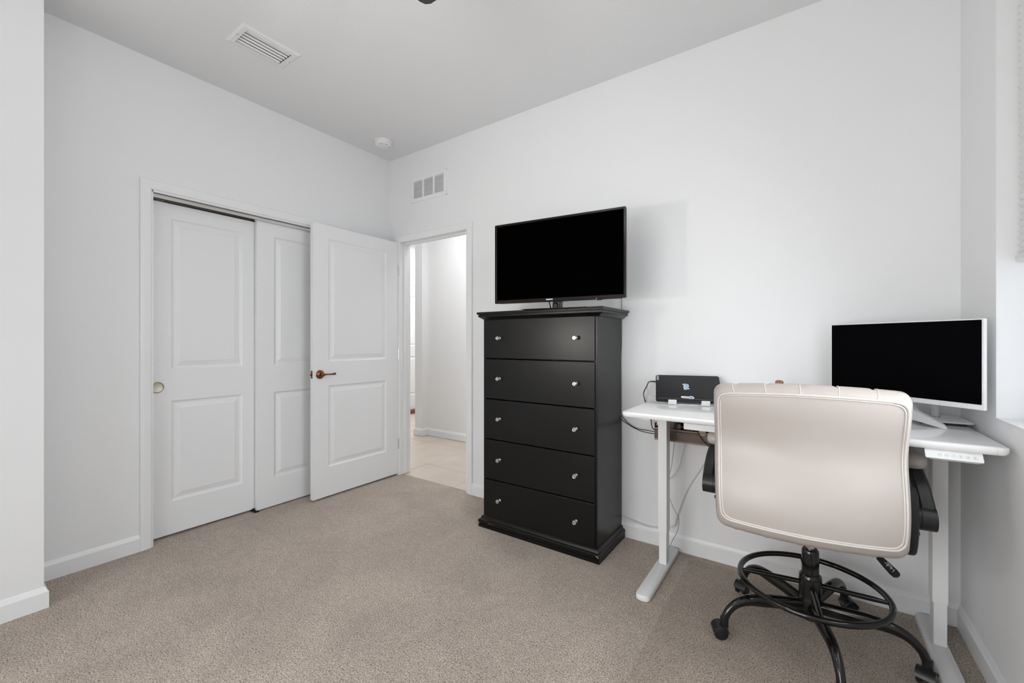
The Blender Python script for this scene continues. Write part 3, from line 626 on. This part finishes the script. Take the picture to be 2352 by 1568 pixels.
blobs([(cx-0.011, cy+0.020, cx+0.009, cy+0.0095), (cx-0.003, cy+0.021, cx+0.009, cy+0.0155), (cx-0.002, cy+0.0105, cx+0.010, cy+0.004), (cx-0.008, cy-0.002, cx+0.012, cy-0.014), (cx-0.003, cy+0.0035, cx+0.009, cy-0.004), (cx-0.007, cy-0.0095, cx+0.003, cy-0.0155), (cx-0.007, cy-0.018, cx-0.004, cy-0.020)], 0.0017, 0.0004, 0.0007, 'blue_stroke', 'blue', sk)
sk = blobs([(0.131, 0.028, 0.165, 0.026), (0.163, 0.025, 0.179, 0.024), (0.170, 0.030, 0.176, 0.029)], 0.0075, 0, 0.0004, 'name_sticker', 'sticker', LP)
bm = BM(); random.seed(3)
for i in range(11): x = 0.131+i*0.0029; prism(bm, [(x, 0.0245), (x+0.0016, 0.0245), (x+0.0016, 0.0285+0.001*(i % 3)), (x, 0.0285+0.001*(i % 3))], LT, 0.0004, 0.0006)
obj('small_lettering', bm, 'grey_print', sk)
blobs([(0.169, 0.029, 0.178, 0.026), (0.169, 0.024, 0.178, 0.021)], 0.0022, 0.0004, 0.0007, 'blue_stroke', 'blue', sk)
LS = thing('laptop_stand', LO + Vector((0.15, 0.12, -0.017)), 'white laptop riser with two front lips under the laptop', 'laptop stand')
sb_ = LT @ Vector((0, 0, -0.0185)); DZt = dz+0.0005
for nm, s in (('arm', 0.081), ('arm', 0.238)):
    bm = BM(); bx(bm, s-0.020, s+0.020, -0.006, LL*0.86, -0.023, -0.0188, 0.001, T=LT)
    bx(bm, s-0.020, s+0.020, -0.0075, -0.0025, -0.023, 0.006, 0.0014, T=LT); obj(nm, bm, 'white_plastic', LS)
p0 = LT @ Vector((LW/2, LL*0.72, -0.025)); bm = BM()
bx(bm, LW/2-0.10, LW/2+0.10, LL*0.60, LL*0.86, -0.026, -0.0232, T=LT); obj('back_plate', bm, 'white_plastic', LS)
bm = BM(); BT = frame((LO.x, LO.y, DZt), e, bk_)
prism(bm, rrect(0.05, LW-0.05, 0.02, 0.205, 0.02, 5), BT, 0, 0.004); obj('foot_plate', bm, 'white_plastic', LS)
for s in (LW/2-0.07, LW/2+0.07):
    bm = BM(); a = BT @ Vector((s, 0.175, 0.003)); b = LT @ Vector((s, LL*0.72, -0.0255)); tube(bm, [a, b], 0.006, 10)
    obj('strut', bm, 'white_plastic', LS)
# cables at the laptop
pa = LT @ Vector((-0.001, 0.165, -0.012)); bm = BM()
tube(bm, [pa, pa + Vector((-0.012, 0, 0)), pa + Vector((-0.022, -0.001, 0)), pa+Vector((-0.030, -0.001, -0.001))], [0.0045, 0.0045, 0.004, 0.0025], 8)
tube(bm, smooth_path([pa + Vector((-0.026, 0, 0)), pa + Vector((-0.040, 0.004, -0.006)), (-0.744, 2.42, 0.943), (-0.776, 2.46, 0.895), (-0.784, 2.512, 0.843), (-0.770, 2.515, 0.79), (-0.746, 2.50, 0.741), (-0.722, 2.46, 0.695), (-0.66, 2.44, 0.68)]), 0.0027, 8)
tag(obj('charging_cable', bm, 'bcable', smooth=60), 'black cable plugged into the left edge of the laptop, dropping behind the desk', 'cable')
bm = BM(); tube(bm, smooth_path([(-0.60, 2.49, 0.950), (-0.67, 2.475, 0.953), (-0.740, 2.46, 0.955), (-0.758, 2.46, 0.934), (-0.736, 2.45, 0.901), (-0.700, 2.43, 0.882), (-0.65, 2.42, 0.8735)]), 0.0024, 8)
tag(obj('white_laptop_cable', bm, 'wcable', smooth=60), 'white cable looping on the wall side behind the laptop', 'cable')

# ------------------------------------------------------------------ monitor
ML, MR = Vector((0.098, 2.449, 0)), Vector((0.499, 2.088, 0)); mx = (MR-ML).normalized(); MW = (MR-ML).length
mz0, mz1 = 0.962, 1.2755; MH = mz1-mz0; MT = frame((ML.x, ML.y, mz0), mx, (0, 0, 1))   # z toward viewer
MO = thing('monitor', (0.335, 2.31, dz), 'large white-framed computer monitor switched off at the right end of the desk', 'monitor')
bm = BM(); rb(bm, 0, MW, 0, MH, -0.012, 0.0, MT, 0.0012, 1); fr2 = obj('frame', bm, 'white_plastic', MO)
bm = BM(); rb(bm, 0.004, MW-0.0075, 0.0185, MH-0.004, -0.002, 0.0009, MT); obj('screen', bm, 'mscreen', MO)
bm = BM(); rb(bm, 0.05, MW-0.05, 0.03, MH-0.05, -0.045, -0.012, MT, 0.012); obj('rear_housing', bm, 'white_plastic', MO, smooth=40)
for i in range(6):
    bm = BM(); lathe(bm, [(0.0014, 0), (0.0014, 0.0004), (0.0002, 0.0005)], MT @ Matrix.Translation((MW-0.045-i*0.016, 0.0085, 0)), 8); obj('button_mark', bm, 'grey_faint', MO)
bm = BM(); S0 = Vector((0.335, 2.31, dz)); bfn = Vector((mx.y, -mx.x, 0)); bfn = -bfn if bfn.dot(Vector((0, 1, 0))) < 0 else bfn
STT = frame((S0.x, S0.y, dz), mx, (0, 0, 1))
rb(bm, -0.020, 0.020, 0.012, 0.22, -0.014, 0.010, STT, 0.004); obj('stem', bm, 'white_plastic', MO, smooth=40)
for tip in (Vector((0.437, 2.224, dz)), Vector((0.230, 2.368, dz))):
    d = (tip-S0); L_ = d.length; ft = frame(S0, d, (0, 0, 1)); bm = BM()
    prof = [(0.0, 0.014, 0.082, 0.017), (0.018, 0.016, 0.076, 0.017), (0.035, 0.017, 0.056, 0.016), (L_*0.62, 0.0085, 0.034, 0.0125), (L_*0.88, 0.001, 0.0165, 0.0105), (L_*0.90, 0.0005, 0.0155, 0.010), (L_, 0.0005, 0.0015, 0.002)]
    loft(bm, [[ft @ Vector((x, z0, -w)), ft @ Vector((x, z0, w)), ft @ Vector((x, z1, w*0.7)), ft @ Vector((x, z1, -w*0.7))] for x, z0, z1, w in prof])
    obj('foot', bm, 'white_plastic', MO, smooth=20)
# small pole stand behind the monitor
PS = thing('pole_stand', (0.449, 2.42, dz), 'small white flat-based stand with a round pole behind the monitor', 'stand')
bm = BM(); loft(bm, [[(x, y, z) for x, y in rrect(0.372+q, 0.531-q, 2.318+q, 2.516-q, 0.016, 6)] for q, z in ((0.003, dz+0.0085), (0.0, dz+0.010), (0, dz+0.0145), (0.0015, dz+0.016))]); obj('base_plate', bm, 'white_metal', PS, smooth=35)
bm = BM(); bx(bm, 0.378, 0.510, 2.326, 2.508, dz+0.0003, dz+0.009); obj('base_pad', bm, 'bplastic', PS)
bm = BM(); tube(bm, [(0.443, 2.438, dz+0.015), (0.443, 2.438, dz+0.27)], 0.0125, 18); obj('pole', bm, 'white_metal', PS, smooth=50)
bm = BM(); lathe(bm, [(0.0145, 0), (0.0145, 0.003), (0.0126, 0.004)], Matrix.Translation((0.443, 2.438, dz+0.016)), 18); obj('collar', bm, 'chrome', PS)
# bottle hidden by the chair with brown stopper
BO = thing('stoppered_bottle', (-0.103, 2.40, dz), 'reddish brown rounded stopper of a bottle peeking over the chair back', 'bottle')
bm = BM(); lathe(bm, [(0.028, 0.0), (0.030, 0.004), (0.030, 0.06), (0.024, 0.085), (0.012, 0.10), (0.011, 0.118), (0.001, 0.118)], Matrix.Translation((-0.103, 2.40, dz+0.0005)), 24); obj('body', bm, 'bottle', BO, smooth=50)
bm = BM(); lathe(bm, [(0.009, 0.110), (0.010, 0.118), (0.015, 0.122), (0.0175, 0.129), (0.0165, 0.136), (0.011, 0.1405), (0.001, 0.1415)], Matrix.Translation((-0.103, 2.40, dz+0.0005)), 20); obj('stopper', bm, 'cork', BO, smooth=60)

# ------------------------------------------------------------------ loose cables under the desk
def cable(name, pts, r, m_, label): bm = BM(); tube(bm, smooth_path(pts), r, 8); return tag(obj(name, bm, m_, smooth=60), label, 'cable')
cable('under_desk_cable', [(-0.96, 2.521, 0.79), (-0.928, 2.518, 0.738), (-0.882, 2.512, 0.696), (-0.823, 2.49, 0.677), (-0.7465, 2.46, 0.680), (-0.70, 2.42, 0.686), (-0.62, 2.43, 0.680)], 0.0022, 'bcable', 'upper of two black cables sagging from the dresser into the desk tray')
cable('under_desk_cable', [(-0.96, 2.5215, 0.745), (-0.928, 2.520, 0.713), (-0.87, 2.516, 0.682), (-0.81, 2.50, 0.664), (-0.75, 2.455, 0.668), (-0.70, 2.415, 0.674), (-0.62, 2.42, 0.668)], 0.0022, 'bcable', 'lower of two black cables sagging from the dresser into the desk tray')
cable('wall_cable', [(-0.92, 2.508, 0.124), (-0.84, 2.505, 0.112), (-0.76, 2.503, 0.102), (-0.70, 2.506, 0.115), (-0.62, 2.51, 0.14), (-0.60, 2.515, 0.20), (-0.55, 2.52, 0.35), (-0.47, 2.52, 0.50), (-0.40, 2.50, 0.64)], 0.0028, 'wcable', 'white cable lying along the top of the baseboard behind the desk leg')
cable('thin_dangling_cable', [(-0.50, 2.388, 0.73), (-0.560, 2.388, 0.735), (-0.583, 2.385, 0.70), (-0.586, 2.38, 0.62), (-0.598, 2.375, 0.52), (-0.612, 2.37, 0.44), (-0.612, 2.37, 0.37), (-0.588, 2.37, 0.30), (-0.558, 2.37, 0.245), (-0.565, 2.37, 0.18), (-0.595, 2.37, 0.11), (-0.62, 2.37, 0.05), (-0.64, 2.37, 0.034)], 0.0013, 'gcable', 'thin grey cable looping down the right side of the left desk leg')
cable('thin_white_cable', [(-0.50, 2.507, 0.70), (-0.545, 2.506, 0.65), (-0.572, 2.506, 0.56), (-0.59, 2.506, 0.48), (-0.64, 2.506, 0.41), (-0.70, 2.506, 0.38)], 0.002, 'wcable', 'thin white cable dropping from the desk tray along the wall behind the left leg')
cable('tray_cable', [(-0.47, 2.39, 0.72), (-0.44, 2.386, 0.675), (-0.40, 2.385, 0.645), (-0.355, 2.386, 0.645), (-0.33, 2.392, 0.665), (-0.325, 2.42, 0.70)], 0.0022, 'bcable', 'black cable loop hanging in front of the mesh tray')
cable('arm_side_cable', [(-0.405, 2.385, 0.73), (-0.37, 2.30, 0.70), (-0.335, 2.25, 0.675), (-0.29, 2.22, 0.66), (-0.2, 2.3, 0.70), (-0.15, 2.42, 0.70)], 0.004, 'bcable', 'thick black cable running from the tray behind the left armrest')

# ------------------------------------------------------------------ chair mat
bm = BM(); prism(bm, rrect(-0.520, 0.378, 1.02, 2.46, 0.03, 6), Matrix(), 0.0015, 0.0040)
tag(obj('chair_mat', bm, 'vinyl'), 'clear plastic chair mat lying on the carpet under the rolling chair', 'chair mat')

# ------------------------------------------------------------------ drafting chair
CX, CY = 0.016, 2.06
CHR = thing('office_chair', (CX, CY, 0), 'ivory leather drafting chair with black foot ring and flip-up arms at the desk', 'chair')
# --- backrest
def clampf(v, a, b): return max(a, min(b, v))
Z0, Z1 = 0.562, 1.008
def yprof(x, z):
    t = (z-Z0)/(Z1-Z0)
    lum = 0.046*math.exp(-((t-0.60)/0.25)**2) - 0.008*math.exp(-((t-0.14)/0.18)**2)
    return 1.672 + 0.040*(abs(x)/0.262)**2.0 + lum
SEAMS = [-0.205, -0.110, -0.013, 0.085, 0.180]
def seam(x): return sum(math.exp(-((x-s)/0.0065)**2) for s in SEAMS)
def half_w(z):
    t = clampf((z-Z0)/(Z1-Z0), 0, 1)
    return 0.250 + 0.010*t + 0.004*math.sin(PI*t)
NB = 130
def outline(grow, zg=0.0, rc=0.030, zl=0.0):
    """rounded outline in x,z with outward growth"""
    pts = []; zb_, zt_ = Z0-grow-zl, Z1+grow+zg
    r = rc+grow*0.3
    def w(z): return half_w(z)+grow
    def arc(cx, cz, a0, k=8): return [(cx+r*math.cos(math.radians(a0+90*i/k)), cz+r*math.sin(math.radians(a0+90*i/k))) for i in range(k+1)]
    L = []
    L += arc(w(zt_)-r, zt_-r, 0)
    for i in range(1, NB): x = (w(zt_)-r) + (-(w(zt_)-r)*2)*i/NB; L.append((x, zt_ + 0.012*(1-(x/0.25)**2)*1.0))
    L += arc(-w(zt_)+r, zt_-r, 90)
    for i in range(1, 20): z = (zt_-r) + ((zb_+r)-(zt_-r))*i/20; L.append((-w(z), z))
    L += arc(-w(zb_)+r, zb_+r, 180)
    for i in range(1, NB): x = -(w(zb_)-r) + (w(zb_)-r)*2*i/NB; L.append((x, zb_ - 0.003*(1-(x/0.25)**2)))
    L += arc(w(zb_)-r, zb_+r, 270)
    for i in range(1, 20): z = (zb_+r) + ((zt_-r)-(zb_+r))*i/20; L.append((w(z), z))
    # smooth crown joins
    return L
CZ = (Z0+Z1)/2
def ring_at(s, grow, dy, zg=0.0, channel=0.0, zl=0.0):
    R = []
    for x, z in outline(grow, zg, zl=zl):
        X = x*s; Zz = CZ + (z-CZ)*s
        top = clampf((z-(Z1-0.03))/0.03, 0, 1)
        R.append(Vector((X+CX-0.016, yprof(X, Zz) + dy - channel*seam(X)*1.0, Zz - 0.004*channel/0.006*seam(X)*top if channel else Zz)))
    return R
rings = [ring_at(s, 0, -0.004*(1-s**6) + 0.0) for s in (0.02, 0.2, 0.4, 0.6, 0.75, 0.86, 0.93, 0.97, 0.99, 1.0)]
rings += [ring_at(1, 0.003, 0.004), ring_at(1, 0.008, 0.006, 0, 0, 0.004), ring_at(1, 0.014, 0.016, 0.004, 0.002, 0.012), ring_at(1, 0.018, 0.030, 0.010, 0.004, 0.020), ring_at(1, 0.0195, 0.046, 0.014, 0.006, 0.026), ring_at(1, 0.017, 0.064, 0.015, 0.007, 0.026),
          ring_at(1, 0.009, 0.078, 0.012, 0.008, 0.018)] + [ring_at(s, 0.002, 0.086 + 0.012*(1-s), 0.006, -0.008) for s in (0.98, 0.93, 0.85, 0.7, 0.5, 0.3, 0.1, 0.02)]
bm = BM(); loft(bm, rings); BR = obj('backrest', bm, 'leather', CHR, smooth=60)
bm = BM(); P = ring_at(1, 0.001, -0.0015); tube(bm, P, 0.0040, 8, closed=True); obj('piping', bm, 'leather2', BR, smooth=80)
bm = BM(); P = ring_at(0.978, 0, -0.0012); tube(bm, P, 0.0028, 8, closed=True); obj('piping', bm, 'leather2', BR, smooth=80)
for s_ in SEAMS:
    pr = [ring_at(1, 0.001, -0.0005), ring_at(1, 0.003, 0.004)] + [ring_at(1, *a) for a in ((0.008, 0.006), (0.014, 0.016, 0.004), (0.018, 0.030, 0.010), (0.0195, 0.046, 0.014), (0.017, 0.064, 0.015), (0.009, 0.078, 0.012))]
    n0 = len(pr[0]); top = [i for i in range(n0) if pr[0][i].z > Z1-0.02]
    i0 = min(top, key=lambda i: abs(pr[0][i].x-(CX-0.016)-s_))
    bm = BM(); tube(bm, [r[i0] + Vector((0, 0, -0.0012)) for r in pr[1:]], 0.0022, 8); obj('seam', bm, 'leather2', BR, smooth=80)
# corner piping up over the top right corner
# --- seat
SZ = 0.505; bm = BM(); sr = []
for q, z in ((0.10, 0.492), (0.045, 0.495), (0.016, 0.503), (0.003, 0.516), (0.0, 0.535), (0.006, 0.556), (0.022, 0.572), (0.06, 0.583), (0.12, 0.588), (0.2, 0.590)):
    sr.append([(x+CX, y, z) for x, y in rrect(-0.255+q, 0.255-q, 1.800+q, 2.300-q, 0.07 if q < 0.06 else 0.03, 8)])
loft(bm, sr); obj('seat', bm, 'leather', CHR, smooth=60)
bm = BM(); bx(bm, CX-0.085, CX+0.085, 1.94, 2.18, 0.445, 0.4935, 0.006); lathe(bm, [(0.030, 0.428), (0.030, 0.45)], Matrix.Translation((CX, CY, 0)), 24); obj('tilt_mechanism', bm, 'bplastic', CHR, smooth=40)
bm = BM(); tube(bm, smooth_path([(CX+0.08, 2.02, 0.458), (0.16, 2.02, 0.452), (0.205, 2.012, 0.436), (0.222, 2.005, 0.420)]), 0.005, 8)
hp = [(0.0, -0.010), (0.030, -0.015), (0.056, -0.017), (0.068, -0.014), (0.073, -0.004), (0.073, 0.004), (0.068, 0.014), (0.056, 0.017), (0.030, 0.015), (0.0, 0.010)]
PT = frame((0.216, 2.004, 0.420), (0.62, -0.35, -0.55), (0.62, 0.85, 0.15)); prism(bm, hp, PT, -0.004, 0.004); lv = obj('height_lever', bm, 'bplastic', CHR, smooth=40)
bm = BM()
for (a, b, c_, d_) in ((0.022, -0.002, 0.050, 0.004), (0.030, 0.009, 0.034, -0.010), (0.042, 0.010, 0.045, -0.006), (0.052, 0.008, 0.054, -0.008), (0.024, 0.007, 0.040, 0.009)):
    tube(bm, [PT @ Vector((a, b, 0.0042 if PT.col[2].z > 0 else -0.0042)), PT @ Vector((c_, d_, 0.0042 if PT.col[2].z > 0 else -0.0042))], 0.0007, 5)
obj('lever_symbol', bm, 'sticker', lv)
# --- column and gas lift
bm = BM(); lathe(bm, [(0.0155, 0.35), (0.0155, 0.440)], Matrix.Translation((CX, CY, 0)), 24); obj('gas_lift', bm, 'chrome', CHR, smooth=40)
bm = BM(); lathe(bm, [(0.016, 0.372), (0.024, 0.372), (0.0285, 0.366), (0.0295, 0.355), (0.0295, 0.20)], Matrix.Translation((CX, CY, 0)), 32); obj('column_sleeve', bm, 'bgloss', CHR, smooth=40)
bm = BM(); lathe(bm, [(0.031, 0.275), (0.037, 0.268), (0.039, 0.255), (0.039, 0.205), (0.0385, 0.200), (0.0385, 0.180), (0.040, 0.176), (0.040, 0.105), (0.034, 0.097), (0.001, 0.096)], Matrix.Translation((CX, CY, 0)), 32); obj('hub', bm, 'bgloss', CHR, smooth=40)
# --- foot ring
RZ, RR = 0.228, 0.246
bm = BM(); tube(bm, [(CX+RR*math.cos(2*PI*k/72), CY+RR*math.sin(2*PI*k/72), RZ) for k in range(72)], 0.0112, 12, closed=True); fr3 = obj('foot_ring', bm, 'bgloss', CHR, smooth=80)
for a in (187, 97, 4, 277):
    a = math.radians(a); c_, s_ = math.cos(a), math.sin(a); bm = BM(); tube(bm, [(CX+0.036*c_, CY+0.036*s_, RZ+0.004), (CX+(RR-0.05)*c_, CY+(RR-0.05)*s_, RZ+0.002), (CX+RR*c_, CY+RR*s_, RZ)], [0.0095, 0.0095, 0.006], 12); obj('spoke', bm, 'bgloss', fr3, smooth=60)
# --- star base legs and casters
for k, ad in enumerate((212, 140, 68, -4, -76)):
    a = math.radians(ad); c_, s_ = math.cos(a), math.sin(a)
    def P(r, z): return Vector((CX+r*c_, CY+r*s_, z))
    pts = smooth_path([P(0.025, 0.145), P(0.10, 0.152), P(0.18, 0.157), P(0.245, 0.156), P(0.290, 0.140), P(0.320, 0.110), P(0.334, 0.078)], 6); n = len(pts)
    rad = [0.0200 - 0.0055*clampf((i/(n-1)-0.35)/0.5, 0, 1) for i in range(n)]
    bm = BM(); rings = []
    for i, p in enumerate(pts):
        t = (pts[min(i+1, n-1)]-pts[max(i-1, 0)]).normalized(); lat = Vector((-s_, c_, 0)); u = lat.cross(t); r = rad[i]
        sh_ = 1.25 - 0.25*clampf((i/(n-1)-0.3)/0.4, 0, 1)
        rings.append([p + lat*(r*0.95*math.cos(q)) + u*(r*sh_*math.sin(q)) for q in (2*PI*j/16 for j in range(16))])
    loft(bm, rings); lg = obj('leg', bm, 'bgloss', CHR, smooth=60)
    # caster: socket, hood, two wheels; trailing direction varies
    ca = math.radians((200, 250, 20, 250, 300)[k]); tx, ty = math.cos(ca), math.sin(ca); lx, ly = -ty, tx
    base = P(0.335, 0); wc = base + Vector((tx*0.016, ty*0.016, 0.0308))
    bm = BM(); tube(bm, [base + Vector((0, 0, 0.050)), base + Vector((0, 0, 0.086))], 0.0155, 14)
    WT = frame(wc, (tx, ty, 0), (0, 0, 1))       # z = sideways
    hood = [(0.026*math.cos(q), 0.026*math.sin(q)) for q in (math.radians(-10+20*i) for i in range(11))]
    hood2 = hood + [(-0.020, -0.004), (0.020, -0.006)]
    prism(bm, [(x*0.99, y*1.0+0.002) for x, y in hood2], WT, -0.0075, 0.0075)
    hd = [(0.0310*math.cos(q), 0.0310*math.sin(q)) for q in (math.radians(10+16*i) for i in range(11))]; hi_ = [(x*0.88, y*0.88) for x, y in hd[::-1]]
    prism(bm, hd+hi_, WT, -0.026, 0.026); cs = obj('caster', bm, 'bplastic', lg, smooth=35)
    for s in (-1, 1):
        lathe_T = WT @ Matrix.Translation((0, 0, s*0.0165)); bm2 = BM() if s == -1 else bm2
        lathe(bm2, [(0.001, -0.0085), (0.021, -0.0085), (0.0262, -0.0055), (0.0268, 0), (0.0262, 0.0055), (0.021, 0.0085), (0.012, 0.0065), (0.001, 0.0065)], lathe_T, 24)
    for f in bm2.verts: pass
    for v in bm2.verts: bm.verts if False else None
    w_ = obj('caster_wheels', bm2, 'bplastic', lg, smooth=40)
# --- flip-up arms
for s in (-1, 1):
    X = lambda x: s*(x-0.011)
    # curved bracket on the side of the back / seat
    prof = [(1.835, 0.715), (1.862, 0.724), (1.885, 0.706), (1.905, 0.670), (1.925, 0.640), (1.932, 0.605), (1.926, 0.575), (1.916, 0.550), (1.908, 0.525), (1.900, 0.506), (1.885, 0.496), (1.868, 0.497), (1.852, 0.507), (1.838, 0.530), (1.824, 0.57), (1.818, 0.64)]
    bm = BM(); ins = lambda q: [((y-1.87)*(1-q)+1.87, (z-0.59)*(1-q*0.6)+0.59) for y, z in prof]
    loft(bm, [[(X(x), y, z) for y, z in ins(q)] for x, q in ((0.268, 0.10), (0.271, 0.02), (0.278, 0), (0.295, 0), (0.302, 0.04), (0.305, 0.14))]); arm = obj('arm_bracket', bm, 'bplastic', CHR, smooth=40)
    bm = BM(); tube(bm, [(X(0.298), 1.915, 0.612), (X(0.3215), 1.915, 0.612)], 0.0395, 28); obj('pivot_hub', bm, 'bplastic', arm, smooth=40)
    bm = BM(); tube(bm, [(X(0.29), 1.872, 0.572), (X(0.314), 1.872, 0.572)], 0.0065, 10); obj('bolt', bm, 'bplastic', arm, smooth=40)
    bm = BM(); tube(bm, [(X(0.3225), 1.915, 0.612), (X(0.361), 1.915, 0.612)], [0.0395, 0.0385], 28)
    pts = smooth_path([(X(0.341), 1.925, 0.615), (X(0.341), 1.953, 0.650), (X(0.336), 1.985, 0.700), (X(0.328), 2.020, 0.740), (X(0.326), 2.06, 0.758), (X(0.326), 2.15, 0.762), (X(0.326), 2.21, 0.762)], 5)
    n = len(pts); wl = [0.017, 0.0165, 0.0165, 0.0165, 0.017]; rings = []
    for i, p in enumerate(pts):
        t = (pts[min(i+1, n-1)]-pts[max(i-1, 0)]).normalized(); lat = Vector((1, 0, 0)); u = lat.cross(t)
        hgt = 0.030*(1-i/(n-1)) + 0.010; rings.append([p + lat*(0.0225*a) + u*(hgt*b) for a, b in ((-1, -0.6), (-0.6, -1), (0.6, -1), (1, -0.6), (1, 0.6), (0.6, 1), (-0.6, 1), (-1, 0.6))])
    loft(bm, rings); ar = obj('armrest', bm, 'bplastic', CHR, smooth=40)
    rings = []; bm = BM()
    for i in range(15):
        t = i/14; y = 1.968 + 0.27*t
        k_ = math.sqrt(max(0.0, 1-(1-clampf(t/0.16, 0, 1))**2)) * math.sqrt(max(0.0, 1-(1-clampf((1-t)/0.14, 0, 1))**2)); k_ = max(k_, 0.12)
        rings.append([(X(0.324)+0.037*k_*math.copysign(abs(math.cos(q))**0.8, math.cos(q)), y, 0.779 + 0.0285*k_*math.copysign(abs(math.sin(q))**0.75, math.sin(q))) for q in (2*PI*j/24 for j in range(24))])
    loft(bm, rings); obj('arm_pad', bm, 'leather', ar, smooth=60)

def turn(objs, cx, cy, deg):
    for o in objs:
        w = world_loc(o); T = Matrix.Translation(-w) @ Matrix.Translation((cx, cy, 0)) @ Matrix.Rotation(math.radians(deg), 4, 'Z') @ Matrix.Translation((-cx, -cy, 0)) @ Matrix.Translation(w)
        o.data.transform(T)
turn([BR] + list(BR.children), 0.0, 1.70, 5.0)
arms = [o for o in CHR.children if o.name.startswith(('arm_', 'armrest'))]
turn(arms + [c for o in arms for c in o.children], 0.0, 1.93, 2.0)
